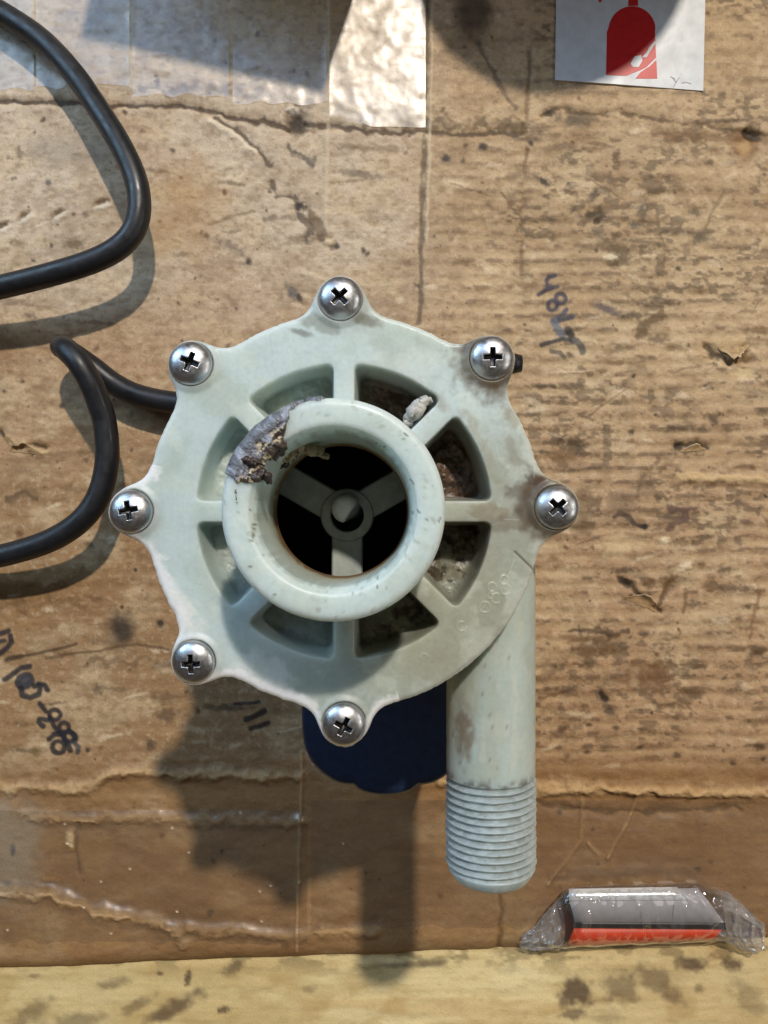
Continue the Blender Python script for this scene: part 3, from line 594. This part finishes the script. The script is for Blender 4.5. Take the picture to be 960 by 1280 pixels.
# bearing support: hub with three arms, one mesh
def build_spider():
    bm = bmesh.new(); zt, zb = .1835, .1785
    def ringset(r, z, n=48): return [bm.verts.new((r * math.cos(2 * math.pi * i / n), r * math.sin(2 * math.pi * i / n), z)) for i in range(n)]
    loops = [ringset(.0052, zb), ringset(.0052, zt - .0003), ringset(.0055, zt), ringset(.0079, zt), ringset(.0083, zt - .0005), ringset(.0083, zb)]
    for a, b in zip(loops[:-1], loops[1:]):
        for i in range(48): bm.faces.new((a[i], b[i], b[(i + 1) % 48], a[(i + 1) % 48]))
    for ang in (270, 30, 150):
        t = math.radians(ang); c, s = math.cos(t), math.sin(t); hw = .0048; b = .0005
        def P(r, w_, z): return bm.verts.new((r * c - w_ * s, r * s + w_ * c, z))
        za = zt - .0006
        secs = [[P(r, -hw, zb), P(r, -hw, za - b), P(r, -hw + b, za), P(r, hw - b, za), P(r, hw, za - b), P(r, hw, zb)] for r in (.0060, .0247)]
        for i in range(5): bm.faces.new((secs[0][i], secs[1][i], secs[1][i + 1], secs[0][i + 1]))
    bmesh.ops.recalc_face_normals(bm, faces=bm.faces)
    me = bpy.data.meshes.new("bearing_support"); bm.to_mesh(me); bm.free(); return me
M_sup = material("support_plastic", (.42, .46, .42), .5, bump=.1, grain=.2, grain_scale=300)
sp = link("bearing_support", build_spider(), M_sup, pump, smooth=False); sp.location = (.0006, -.0012, 0)
M_shaft = material("white_ceramic_shaft", (.74, .78, .76), .4, bump=.1, grain=.12, grain_scale=400)
def build_shaft():
    bm = bmesh.new(); n = 32; R = .0045; rows = []
    for k, (r, z) in enumerate([(R, .170), (R, .1865), (R * .93, .1885), (R * .72, .1897), (R * .4, .1902)]):
        row = []
        for i in range(n):
            a = 2 * math.pi * i / n; x, y = r * math.cos(a), r * math.sin(a)
            d = x * math.cos(-.6) + y * math.sin(-.6)               # flat ground on one side of the tip
            if k >= 1 and d > R * .45: x -= (d - R * .45) * math.cos(-.6); y -= (d - R * .45) * math.sin(-.6)
            row.append(bm.verts.new((x, y, z)))
        rows.append(row)
    for a, b in zip(rows[:-1], rows[1:]):
        for i in range(n): bm.faces.new((a[i], a[(i + 1) % n], b[(i + 1) % n], b[i]))
    bm.faces.new(rows[-1]); me = bpy.data.meshes.new("shaft_tip"); bm.to_mesh(me); bm.free(); return me
sh = link("shaft_tip", build_shaft(), M_shaft, pump); sh.location = (.0002 + .0113, .0008 + .0113, .0004); sh.rotation_euler = (.06, -.06, 0)

# screws: domed heads with a real cross recess
def build_screw():
    R, H, n, m = .0066, .0034, 120, 46
    t = np.linspace(0, 1, m) ** .85; th = np.linspace(0, 2 * np.pi, n, endpoint=False)
    r = R * t[:, None] * np.ones((1, n)); T = np.repeat(th[None], m, 0); X, Y = r * np.cos(T), r * np.sin(T)
    Z = H * np.sqrt(np.maximum(1 - (r / R) ** 2 * .985, 0)) ** 1.05
    hw, hl = .00072, .0028
    arm = lambda a, b: np.maximum(np.abs(a) - hl, np.abs(b) - hw)
    d = np.minimum(arm(X, Y), arm(Y, X)); d = np.minimum(d, np.abs(X) + np.abs(Y) - .0017)
    rec = sstep(.00012, -.00022, d); Z = Z - rec * (.0025 * (1 - .55 * np.clip(r / hl, 0, 1)))
    V = np.stack([X, Y, Z], -1); sk = V[-1:].copy(); sk[..., 2] = -.0008
    V = np.concatenate([V, sk], 0)
    C = np.empty(V.shape); C[:] = (.60, .61, .63); C[:-1] += (np.array((.012, .011, .010)) - C[:-1]) * (rec * .97)[..., None]
    C[-1] = (.06, .055, .05)
    return mesh_np("screw", V.reshape(-1, 3), grid_faces(m + 1, n, True, flip=True), C.reshape(-1, 3))
screw_me = build_screw(); screw_me.materials.append(M_steel)
lean = random.Random(9)
for a, rot in zip(BOSS, [45, -22, 12, 2, -28, 44, 0]):
    o = link("screw", screw_me, None, pump); t = math.radians(a)
    o.location = (BR * math.cos(t), BR * math.sin(t), ZT + .0004); o.rotation_euler = (lean.uniform(-.09, .09), lean.uniform(-.09, .09), math.radians(rot))

# casing under the cover, outlet pipe with thread
def plain_col(rgb, sd):
    def f(X, Y, Z, R, T):
        C = np.empty(X.shape + (3,)); C[:] = lin(rgb); k = sstep(.5, .7, fbm(X * 100, Z * 100, sd))[..., None]; return C + (lin((150, 146, 124)) - C) * k * .4
    return f
lathe("pump_casing", [(.030, .120), (.052, .128), (.055, .140), (.055, .176), (.050, .1815)], 96, M_pipe, pump, color_fn=plain_col((184, 188, 172), 4))
def build_pipe():
    y0, y1, R = -.010, -.1215, .01465; n = 120
    ys = np.concatenate([np.linspace(y0, -.086, 60), np.linspace(-.0862, -.1185, 190), np.linspace(-.1187, y1, 8)])
    th = np.linspace(0, 2 * np.pi, n, endpoint=False); Yg, T = np.meshgrid(ys, th, indexing='ij')
    pitch = .00240; ph = (Yg / pitch + T / (2 * np.pi)) % 1.0
    saw = np.abs(ph - .5) * 2; prof_ = np.clip(saw * 1.15 - .08, 0, 1)
    inth = sstep(-.0868, -.0885, Yg) * sstep(-.1190, -.1165, Yg)
    Rg = R + .0001 - inth * (.0014 * (1 - prof_) - .0003) + .0006 * sstep(.01, -.09, Yg) * 0
    Rg = Rg - (np.clip((-.1160 - Yg) / .0055, 0, 1) ** 2) * .0022
    Rg = Rg + (fbm(Yg * 900, T * 3, 6, 3) - .5) * .00022 * (1 + 1.5 * inth)
    X = Rg * np.cos(T); Z = Rg * np.sin(T)
    Z = np.where(np.hypot(X + .0478, Yg) < .0480, np.minimum(Z, .0045), Z)     # kept clear of the pockets in the cover
    u, v = T * 70, Yg * 4000
    C = np.empty(X.shape + (3,)); C[:] = lin((186, 200, 193))
    def tint(mask, rgb): C[:] += (lin(rgb) - C) * np.clip(mask, 0, 1)[..., None]
    tint(.5 * sstep(.5, .7, fbm(u / 40, v / 60, 2)), (178, 182, 164)); tint(.75 * sstep(-.084, -.090, Yg), (164, 180, 184))
    tint(.4 * sstep(.5, .7, fbm(u / 12, v / 30, 4)) * (1 - inth), (206, 210, 198))
    tint(.55 * inth * (1 - prof_) , (140, 142, 136)); tint(.6 * inth * sstep(.5, .62, fbm(u / 10, v / 5, 9)), (186, 198, 200)); tint(.22 * inth * sstep(.58, .66, fbm(u / 9 + 7, v / 3, 19)), (96, 94, 88))
    g = np.exp(-((Yg + .0715) / .012) ** 2 - ((T - 2.35) / .35) ** 2); tint(.7 * sstep(.3, .9, g * (.3 + 1.4 * fbm(u / 9, v / 9, 12, 5))), (122, 94, 60))
    g = np.exp(-((Yg + .0870) / .0015) ** 2) * sstep(.40, .6, fbm(u / 16, v / 16, 16)); tint(.75 * g, (96, 92, 82))
    tint(.5 * sstep(.80, .85, fbm(T * 58, Yg * 560, 18, 3)), (120, 112, 92))
    V = np.stack([X, Yg, Z], -1)
    end = [V[-1:] * np.array([k, 1, k]) for k in (.82, .80)]; end[1][..., 1] += .03
    V = np.concatenate([V] + end, 0); C = np.concatenate([C, C[-1:], C[-1:]], 0)
    return mesh_np("outlet_pipe", V.reshape(-1, 3), grid_faces(len(V), n, True), C.reshape(-1, 3))
pipe = link("outlet_pipe", build_pipe(), M_pipe, pump); pipe.location = (.0357 - FX, -FY, .1655)

# motor body and its rounded side box
lathe("motor_housing", resample([(0, .0005), (.040, .0005), (.0445, .004), (.046, .012), (.046, .112), (.043, .120), (.034, .124)], .004), 96, M_navy, pump)
def build_box():
    zt = .106; d = CAM_H - zt; half = [(482, 999), (500, 997.5), (514, 993), (523, 986), (531, 985.5), (545, 982), (561, 972), (575, 958), (584, 940), (588, 918), (589, 880), (589, 800)]
    out = [((u - 480) * d / FOC - FX, (640 - v) * d / FOC - FY) for u, v in half]
    cx = (482 - 480) * d / FOC - FX
    out = [(2 * cx - x, y) for x, y in out[::-1][:-1]] + out
    out = smooth_path([(x, y, 0) for x, y in out], 5)[:, :2]
    top = out; c = np.array([cx, top[:, 1].max()]); rows = []
    for k, z in [(.97, .006), (.985, .012), (1, .02), (1, zt - .006), (.988, zt - .0025), (.965, zt - .0006), (.93, zt), (.6, zt + .001), (.2, zt + .0012)]:
        rows.append(np.concatenate([c + (top - c) * k, np.full((len(top), 1), z)], 1))
    V = np.stack(rows, 0); return mesh_np("terminal_box", V.reshape(-1, 3), grid_faces(len(rows), len(top)))
link("terminal_box", build_box(), M_navy, pump)
# dark stub peeping out beside the upper right screw
x, y, _ = px(650, 453, .176); tube("cover_stud", [(x - .012 - FX, y + .001 - FY, .174), (x - .002 - FX, y - FY, .174), (x - FX + .0008, y - FY, .174)], .0034, M_rubber, pump, 16, lambda t, th: .0034 * (1 if t < .9 else .8))

# hardened sealant left on the inlet rim
def build_sealant():
    na, nb = 260, 90
    A = np.radians(np.linspace(92, 176, na)); pr = np.array(resample([(.02868, .2215), (.0287, .2247)] + arc(.0266, .2247, .0021, 0, 86, 8)[1:] + [(.0255, .2268), (.0219, .2268), (.0214, .2263), (.0203, .2246), (.0199, .2236), (.0198, .212)], .0002))
    s = np.linspace(0, 1, nb); idx = np.clip((s * (len(pr) - 1)).astype(int), 0, len(pr) - 1); P = pr[idx]
    tx = np.gradient(P[:, 0]); tz = np.gradient(P[:, 1]); ln = np.hypot(tx, tz) + 1e-12; nr, nz = -tz / ln * -1, tx / ln * -1
    a, b = np.meshgrid(A, s, indexing='ij'); deg = np.degrees(a)
    # covered area: thick between 120 and 158 degrees, thin tail over the top
    xm, ym = np.radians(deg) * 27.0, b * 25.5                      # millimetres along and across the rim
    cen = .235 + .05 * np.sin((deg - 120) / 9) - .06 * sstep(128, 100, deg) + .06 * sstep(148, 156, deg); wid = .235 * np.exp(-((deg - 143) / 19) ** 4) + .05
    f = 1 - np.abs(b - cen) / wid - np.clip((97 - deg) / 4, 0, 1) - np.clip((deg - 161) / 3, 0, 1)
    rag = (fbm(xm / 2.4, ym / 2.4, 5, 4) - .5)
    k = sstep(.0, .18, f + rag * 1.7 - .05)
    lump = fbm(xm / 3.0, ym / 1.3, 8, 4); inw = sstep(.25, .34, b + rag * .26)
    h = k * (.0003 + .0004 * (1 - inw) + .0020 * np.clip(lump - .36, 0, 1) * (.25 + .75 * inw)) - .0007 * (1 - k)
    R = P[idx * 0 + np.arange(nb)][:, 0][None] + nr[None] * h; Z = P[:, 1][None] + nz[None] * h
    X = R * np.cos(a) - .025 * (Z - .19); Y = R * np.sin(a) + .010 * (Z - .19)
    C = np.empty(X.shape + (3,)); C[:] = lin((112, 117, 126))
    def tint(m, rgb): C[:] += (lin(rgb) - C) * np.clip(m, 0, 1)[..., None]
    tint(inw, (78, 67, 60)); tint(.9 * inw * sstep(.53, .60, fbm(xm / 3.2, ym / .9, 11)), (206, 192, 158)); tint(.7 * sstep(.52, .62, fbm(xm / 2.6, ym / .9, 14)) * (.3 + .7 * inw), (48, 41, 40))
    tint(.6 * (1 - inw) * sstep(.48, .6, fbm(xm / 2.6, ym / 1.5, 15)), (170, 178, 192)); tint(.6 * (1 - inw) * sstep(.55, .62, fbm(xm / 1.2, ym / 1.2, 16)), (66, 62, 72))
    return mesh_np("dried_sealant", np.stack([X, Y, Z], -1).reshape(-1, 3), grid_faces(na, nb), C.reshape(-1, 3))
M_seal = material("dried_sealant", attr="col", rough=.34, bump=.5, bump_scale=1500, grain=.2, grain_scale=1800, spec=.6, rough_var=.15)
link("dried_sealant", build_sealant(), M_seal, pump)['label'] = "dark torn sealant crusted on the inlet rim"
def crumb(name, pts, r, sd, mat, rgh=1.0):
    P = [(px(u, v, z)[0] - FX, px(u, v, z)[1] - FY, z) for u, v, z in pts]; path = smooth_path(P, 16); path = path + (np.stack([fbm(np.arange(len(path)) / 4, 0 * path[:, 0] + c, sd + c, 3) for c in range(3)], 1) - .5) * r * 1.4; L = len(path)
    def rf(t, th):
        env = .35 + .65 * math.sin(math.pi * min(1, max(0, .08 + t * .86))); return r * env * (1 - .75 * rgh + 1.5 * rgh * fbm(np.cos(th) * 2.4 + t * 23 * rgh, np.sin(th) * 2.4 + 5 + t * 9, sd, 4))
    return tube(name, path, r, mat, pump, 18, rf)
M_cream = material("cream_sealant", (.42, .34, .20), .6, bump=.6, bump_scale=900, grain=.5, grain_scale=420)
M_brownseal = material("brown_sealant", (.07, .05, .045), .38, bump=.5, bump_scale=900, grain=.4, grain_scale=500)
crumb("sealant_strand", [(326, 584, .213), (338, 580, .214), (352, 570, .215), (366, 563, .214), (382, 561, .212), (396, 564, .210), (407, 571, .207)], .0016, 3, M_cream)
crumb("sealant_strand", [(330, 586, .210), (342, 582, .211), (354, 575, .211), (364, 568, .211)], .0015, 5, M_brownseal)
crumb("sealant_lump", [(308, 588, .226), (318, 594, .2265), (329, 593, .2262), (338, 602, .223)], .0013, 7, M_brownseal)
crumb("sealant_lump", [(302, 575, .227), (315, 577, .2275), (325, 579, .2268)], .0010, 9, M_brownseal)
# white flake caught in a slot
M_flake = material("grey_flake", (.50, .49, .46), .5, bump=.4, bump_scale=700, grain=.35, grain_scale=380)
crumb("sealant_flake", [(509, 527, .1865), (517, 517, .188), (526, 507, .1885), (538, 496, .187)], .0021, 12, M_flake, .45)

# ------------------------------------------------------------------ power cord
cord_pts = [(330, 500, .016), (270, 506, .016), (215, 503, .014), (172, 494, .013), (143, 480, .0125), (118, 461, .013), (98, 447, .0145), (84, 438, .019), (78, 434, .0265), (84, 438, .034), (98, 453, .0375), (113, 478, .0365), (123, 503, .034), (131, 530, .032), (134, 575, .031), (124, 618, .031), (102, 650, .031), (66, 674, .029), (20, 690, .026), (-30, 700, .023)]
upper = [(-60, -18, .010), (-5, 12, .010), (50, 48, .012), (92, 92, .016), (124, 138, .021), (152, 184, .026), (170, 226, .029), (174, 262, .030), (166, 290, .030), (146, 311, .030), (112, 328, .030), (60, 344, .029), (0, 359, .027), (-60, 372, .024)]
off = [(-150, 715, .015), (-260, 700, .008), (-330, 620, .007), (-330, 500, .007), (-240, 410, .010), (-140, 384, .018)]
tail = [(-140, -40, .008), (-260, -20, .007), (-380, 60, .007), (-440, 200, .007)]
full = cord_pts + off + upper[::-1] + tail
cord = tube("power_cord", smooth_path([px(*p) for p in full], 10), .0060, M_rubber, None, 20)
tag(cord, "black rubber power cord looping over the cardboard left of the pump", "cord")

# ------------------------------------------------------------------ sticker with red extinguisher print
def slab(name, pts, z0, th, mat, parent=None, bend=0.0):
    P = smooth_path([(a, b, 0) for a, b in pts], 1)[:, :2] if False else np.array(pts)
    bm = bmesh.new(); t = [bm.verts.new((x, y, z0 + th)) for x, y in P]; b = [bm.verts.new((x, y, z0)) for x, y in P]
    bm.faces.new(t); bm.faces.new(b[::-1]); n = len(P)
    for i in range(n): bm.faces.new((t[i], b[i], b[(i + 1) % n], t[(i + 1) % n]))
    bmesh.ops.recalc_face_normals(bm, faces=bm.faces); me = bpy.data.meshes.new(name); bm.to_mesh(me); bm.free()
    return link(name, me, mat, parent, smooth=False)
M_label = material("white_sticker_paper", (.64, .66, .68), .38, grain=.10, grain_scale=160, bump=.1, bump_scale=300, rough_var=.12)
M_red = material("red_print", (.56, .012, .014), .4, grain=.12, grain_scale=300)
zl = float(board_z(np.array([790.0]), np.array([60.0]))[0]); zs = max(zl, float(S.Z[np.ix_(np.searchsorted(S.vs, np.arange(-20, 110, 5)), np.searchsorted(S.us, np.arange(695, 880, 5)))].max())) + .0002
q = lambda u, v: px(u, v, zs)[:2]
stk = slab("safety_sticker", [q(697, -120), q(884, -116), q(879, 113.5), q(760, 104.5), q(694, 100)], zs - .0010, .0011, M_label)
tag(stk, "white square sticker with a red fire extinguisher print at the top right", "sticker")
dome = [(757.5, 94), (758.5, 40)] + [(790 - 29.5 * math.cos(math.radians(a)), 38 - 30 * math.sin(math.radians(a))) for a in range(8, 173, 9)] + [(818.5, 40), (820, 72)]
slab("extinguisher_body", [q(*p) for p in dome + [(808, 84), (800, 88), (790, 92), (783, 95)]], zs + .0001, .00012, M_red, stk)
slab("extinguisher_body", [q(*p) for p in [(820.3, 75), (821.5, 98.5), (794, 98.5), (801, 90), (812, 83)]], zs + .0001, .00012, M_red, stk)
slab("extinguisher_neck", [q(*p) for p in [(785, 7.5), (786, -10), (778, -14), (776, -24), (812, -24), (811, -14), (797, -10), (797.5, 7.5)]], zs + .0001, .00012, M_red, stk)
slab("extinguisher_hose", [q(*p) for p in [(777, -16), (760, -10), (750, 4), (746, -2), (757, -18), (776, -24)]], zs + .0001, .00012, M_red, stk)
M_scr = material("grey_scuff", (.40, .41, .43), .6)
slab("scratch", [q(*p) for p in [(788, 80), (793, 71), (801, 69), (803, 76), (798, 84), (791, 84)]], zs + .0002, .00012, M_label, stk)
slab("scratch", [q(*p) for p in [(802, 72), (808, 66), (811, 60), (818, 52), (820, 53), (813, 64), (808, 72)]], zs + .0002, .00012, M_label, stk)
for pts in [[(841, 98), (845, 103), (849, 97)], [(845, 103), (842, 109)], [(852, 104), (858, 103), (864, 105)], [(838, 96), (844, 99)]]:
    for a, b in zip(pts[:-1], pts[1:]):
        d = np.array(b) - np.array(a); nn = np.array([-d[1], d[0]]) / np.hypot(*d) * .6
        slab("scribble", [q(*(np.array(a) + nn)), q(*(np.array(b) + nn)), q(*(np.array(b) - nn)), q(*(np.array(a) - nn))], zs + .0001, .0001, M_scr, stk)

# ------------------------------------------------------------------ red bar in a clear plastic wrapper
pack = thing("wrapped_bar", "small red and grey bar wrapped in crinkled clear plastic on the cardboard's lower edge", "packet", px(800, 1150, 0))
def prism(name, left, right, mat, n=14):
    L = np.array([px(*p) for p in left]); R = np.array([px(*p) for p in right]); t = np.linspace(0, 1, n)[:, None, None]
    V = L[None] * (1 - t) + R[None] * t; k = len(left)
    me = mesh_np(name, V.reshape(-1, 3), grid_faces(n, k, True))
    bm = bmesh.new(); bm.from_mesh(me); bm.verts.ensure_lookup_table(); bm.faces.new([bm.verts[i] for i in range(k)]); bm.faces.new([bm.verts[(n - 1) * k + i] for i in range(k)][::-1])
    bmesh.ops.recalc_face_normals(bm, faces=bm.faces); bm.to_mesh(me); bm.free()
    return child_local(link(name, me, mat, None, smooth=False), pack)
M_bred = material("red_plastic", (.85, .065, .010), .4, grain=.15, grain_scale=200)
M_bgrey = material("lilac_grey_plastic", (.50, .48, .50), .36, grain=.1, grain_scale=200)
M_bblk = material("black_seam", (.02, .02, .022), .4)
prism("grey_cover", [(712, 1113, .013), (712, 1128, .0165), (719, 1152, .0145), (719, 1156, .004), (712, 1113, .004)], [(872, 1110, .013), (886, 1127, .0165), (905, 1153, .0145), (905, 1157, .004), (872, 1110, .004)], M_bgrey)
M_silver = material("silver_foil", (.86, .88, .90), .28, .4, bump=.2, bump_scale=300)
prism("silver_strip", [(711, 1111, .0130), (711, 1126, .0170), (711, 1126, .0120), (711, 1111, .0110)], [(846, 1108.6, .0130), (862, 1125.0, .0170), (862, 1125.0, .0120), (846, 1108.6, .0110)], M_silver)
prism("dark_seam", [(717, 1152, .0138), (718, 1160, .0122), (718, 1160, .003), (717, 1152, .003)], [(906, 1153, .0138), (908, 1162, .0118), (908, 1162, .003), (906, 1153, .003)], M_bblk)
prism("red_base", [(718, 1159, .0120), (708, 1184, .0035), (708, 1184, .0010), (718, 1159, .0010)], [(904, 1161, .0118), (893, 1175, .0060), (893, 1175, .0010), (904, 1161, .0010)], M_bred)
def build_film():
    n, m = 300, 96; s = np.linspace(0, 1, n)[:, None]; th = np.linspace(0, 2 * np.pi, m, endpoint=False)[None]
    uc = 652 + 305 * s
    def lerp(x, xs, ys): return np.interp(x, xs, ys)
    topv = lerp(uc, [652, 665, 690, 708, 722, 872, 905, 935, 950, 958], [1172, 1160, 1136, 1112, 1108, 1104, 1116, 1136, 1152, 1160])
    botv = lerp(uc, [652, 665, 690, 708, 890, 905, 930, 945, 958], [1181, 1187, 1187, 1185, 1178, 1176, 1185, 1189, 1187])
    hgt = lerp(uc, [652, 670, 690, 712, 722, 880, 905, 930, 958], [.0018, .006, .0125, .0165, .0175, .0175, .015, .0065, .0022])
    c = np.cos(th); sn = np.sin(th)
    vv = (topv + botv) / 2 - (botv - topv) / 2 * np.sign(c) * np.abs(c) ** .7
    zz = np.where(sn >= 0, hgt * np.abs(sn) ** .55 * (.80 + .20 * (c * .5 + .5)), .0008)
    end = np.clip(sstep(712, 690, uc) + sstep(888, 915, uc), 0, 1) + 0 * th
    rid = 1 - np.abs(fbm(s * 26 + .6 * np.sin(th * 2), th * 1.3 + s * 2, 3, 2) - .5) * 5; rid = np.clip(rid, 0, 1) ** 2
    rid2 = 1 - np.abs(fbm(s * 13, th * 1.6 + s * 7, 13, 2) - .5) * 6; rid2 = np.clip(rid2, 0, 1) ** 2
    cr = fbm(s * 16, th * 2 + s * 3, 3, 2) - .5
    vv = vv + cr * (2 + 8 * end) + rid2 * 2.5 * end
    zz = zz + (rid * .0016 + rid2 * .0014 + np.abs(cr) * .0015) * (1 + .8 * end) * np.clip(sn, 0, 1) ** 1.5
    uu = uc + (fbm(s * 20, th * 2, 7, 3) - .5) * 9
    hz = .015 + .13 * end + .12 * rid2 * end + .07 * rid * sstep(0, 1, sn)
    d = CAM_H - zz; V = np.stack([(uu - 480) * d / FOC, (640 - vv) * d / FOC, zz], -1)
    return mesh_np("clear_wrapper", V.reshape(-1, 3), grid_faces(n, m, True), np.repeat(hz.reshape(-1, 1), 3, 1))
M_film = film_material("clear_wrapper_film", (.95, .95, .95), .035, .09, 3.2, .15, 160, 'col')
child_local(link("clear_wrapper", build_film(), M_film), pack)

# ------------------------------------------------------------------ unseen can and carton, added past the upper edge to throw shadows there
def rounded_can():
    o = thing("shadow_can", "round metal paint can standing beyond the cardboard's upper edge, throwing the right-hand shadow", "can", (.118, .405, 0))
    Mc = material("can_metal", (.35, .35, .36), .35, 1.0, rough_var=.1)
    body = resample([(0, .0005), (.073, .0005), (.0745, .002), (.0735, .004), (.0735, .142), (.0750, .146), (.0740, .149), (.068, .149), (.067, .146)], .01)
    lathe("can_body", body, 96, Mc, o); lathe("can_lid", [(.067, .1461), (.062, .1475), (.058, .1445), (0, .1445)], 72, Mc, o)
    tube("can_handle", smooth_path([(-.075, 0, .125), (-.070, -.045, .08), (-.03, -.082, .055), (.03, -.082, .055), (.070, -.045, .08), (.075, 0, .125)], 8), .0018, Mc, o, 10)
    return o
rounded_can()
def carton():
    a, b = np.array([-.139, .343]), np.array([-.008, .312]); d = (b - a); dn = d / np.hypot(*d); nn = np.array([-dn[1], dn[0]])
    o = thing("shadow_carton", "brown cardboard carton standing beyond the sheet's upper left edge, throwing the square shadow", "box", ((a + b)[0] / 2, (a + b)[1] / 2, 0))
    Mk = material("carton_board", (.42, .29, .16), .7, grain=.12, grain_scale=300, bump=.2)
    def boxm(name, c0, du, dv, dw, seg=1):
        bm = bmesh.new(); vs = [bm.verts.new(tuple(np.array(c0) + i * np.array(du) + j * np.array(dv) + k * np.array(dw))) for i in (0, 1) for j in (0, 1) for k in (0, 1)]
        for f in [(0, 1, 3, 2), (4, 6, 7, 5), (0, 4, 5, 1), (2, 3, 7, 6), (0, 2, 6, 4), (1, 5, 7, 3)]: bm.faces.new([vs[i] for i in f])
        bmesh.ops.recalc_face_normals(bm, faces=bm.faces); bmesh.ops.bevel(bm, geom=bm.edges[:], offset=.0012, segments=2, affect='EDGES')
        me = bpy.data.meshes.new(name); bm.to_mesh(me); bm.free(); return child_local(link(name, me, Mk, None, smooth=False), o)
    W3 = np.array([*dn, 0]) * np.hypot(*d); D3 = np.array([*nn, 0]) * .10; A3 = np.array([*a, .0005])
    boxm("carton_body", A3, W3, D3, (0, 0, .118))
    boxm("carton_flap", A3 + np.array([0, 0, .1185]), W3, D3 * .495, (0, 0, .003)); boxm("carton_flap", A3 + D3 * .505 + np.array([0, 0, .1185]), W3, D3 * .495, (0, 0, .003))
carton()
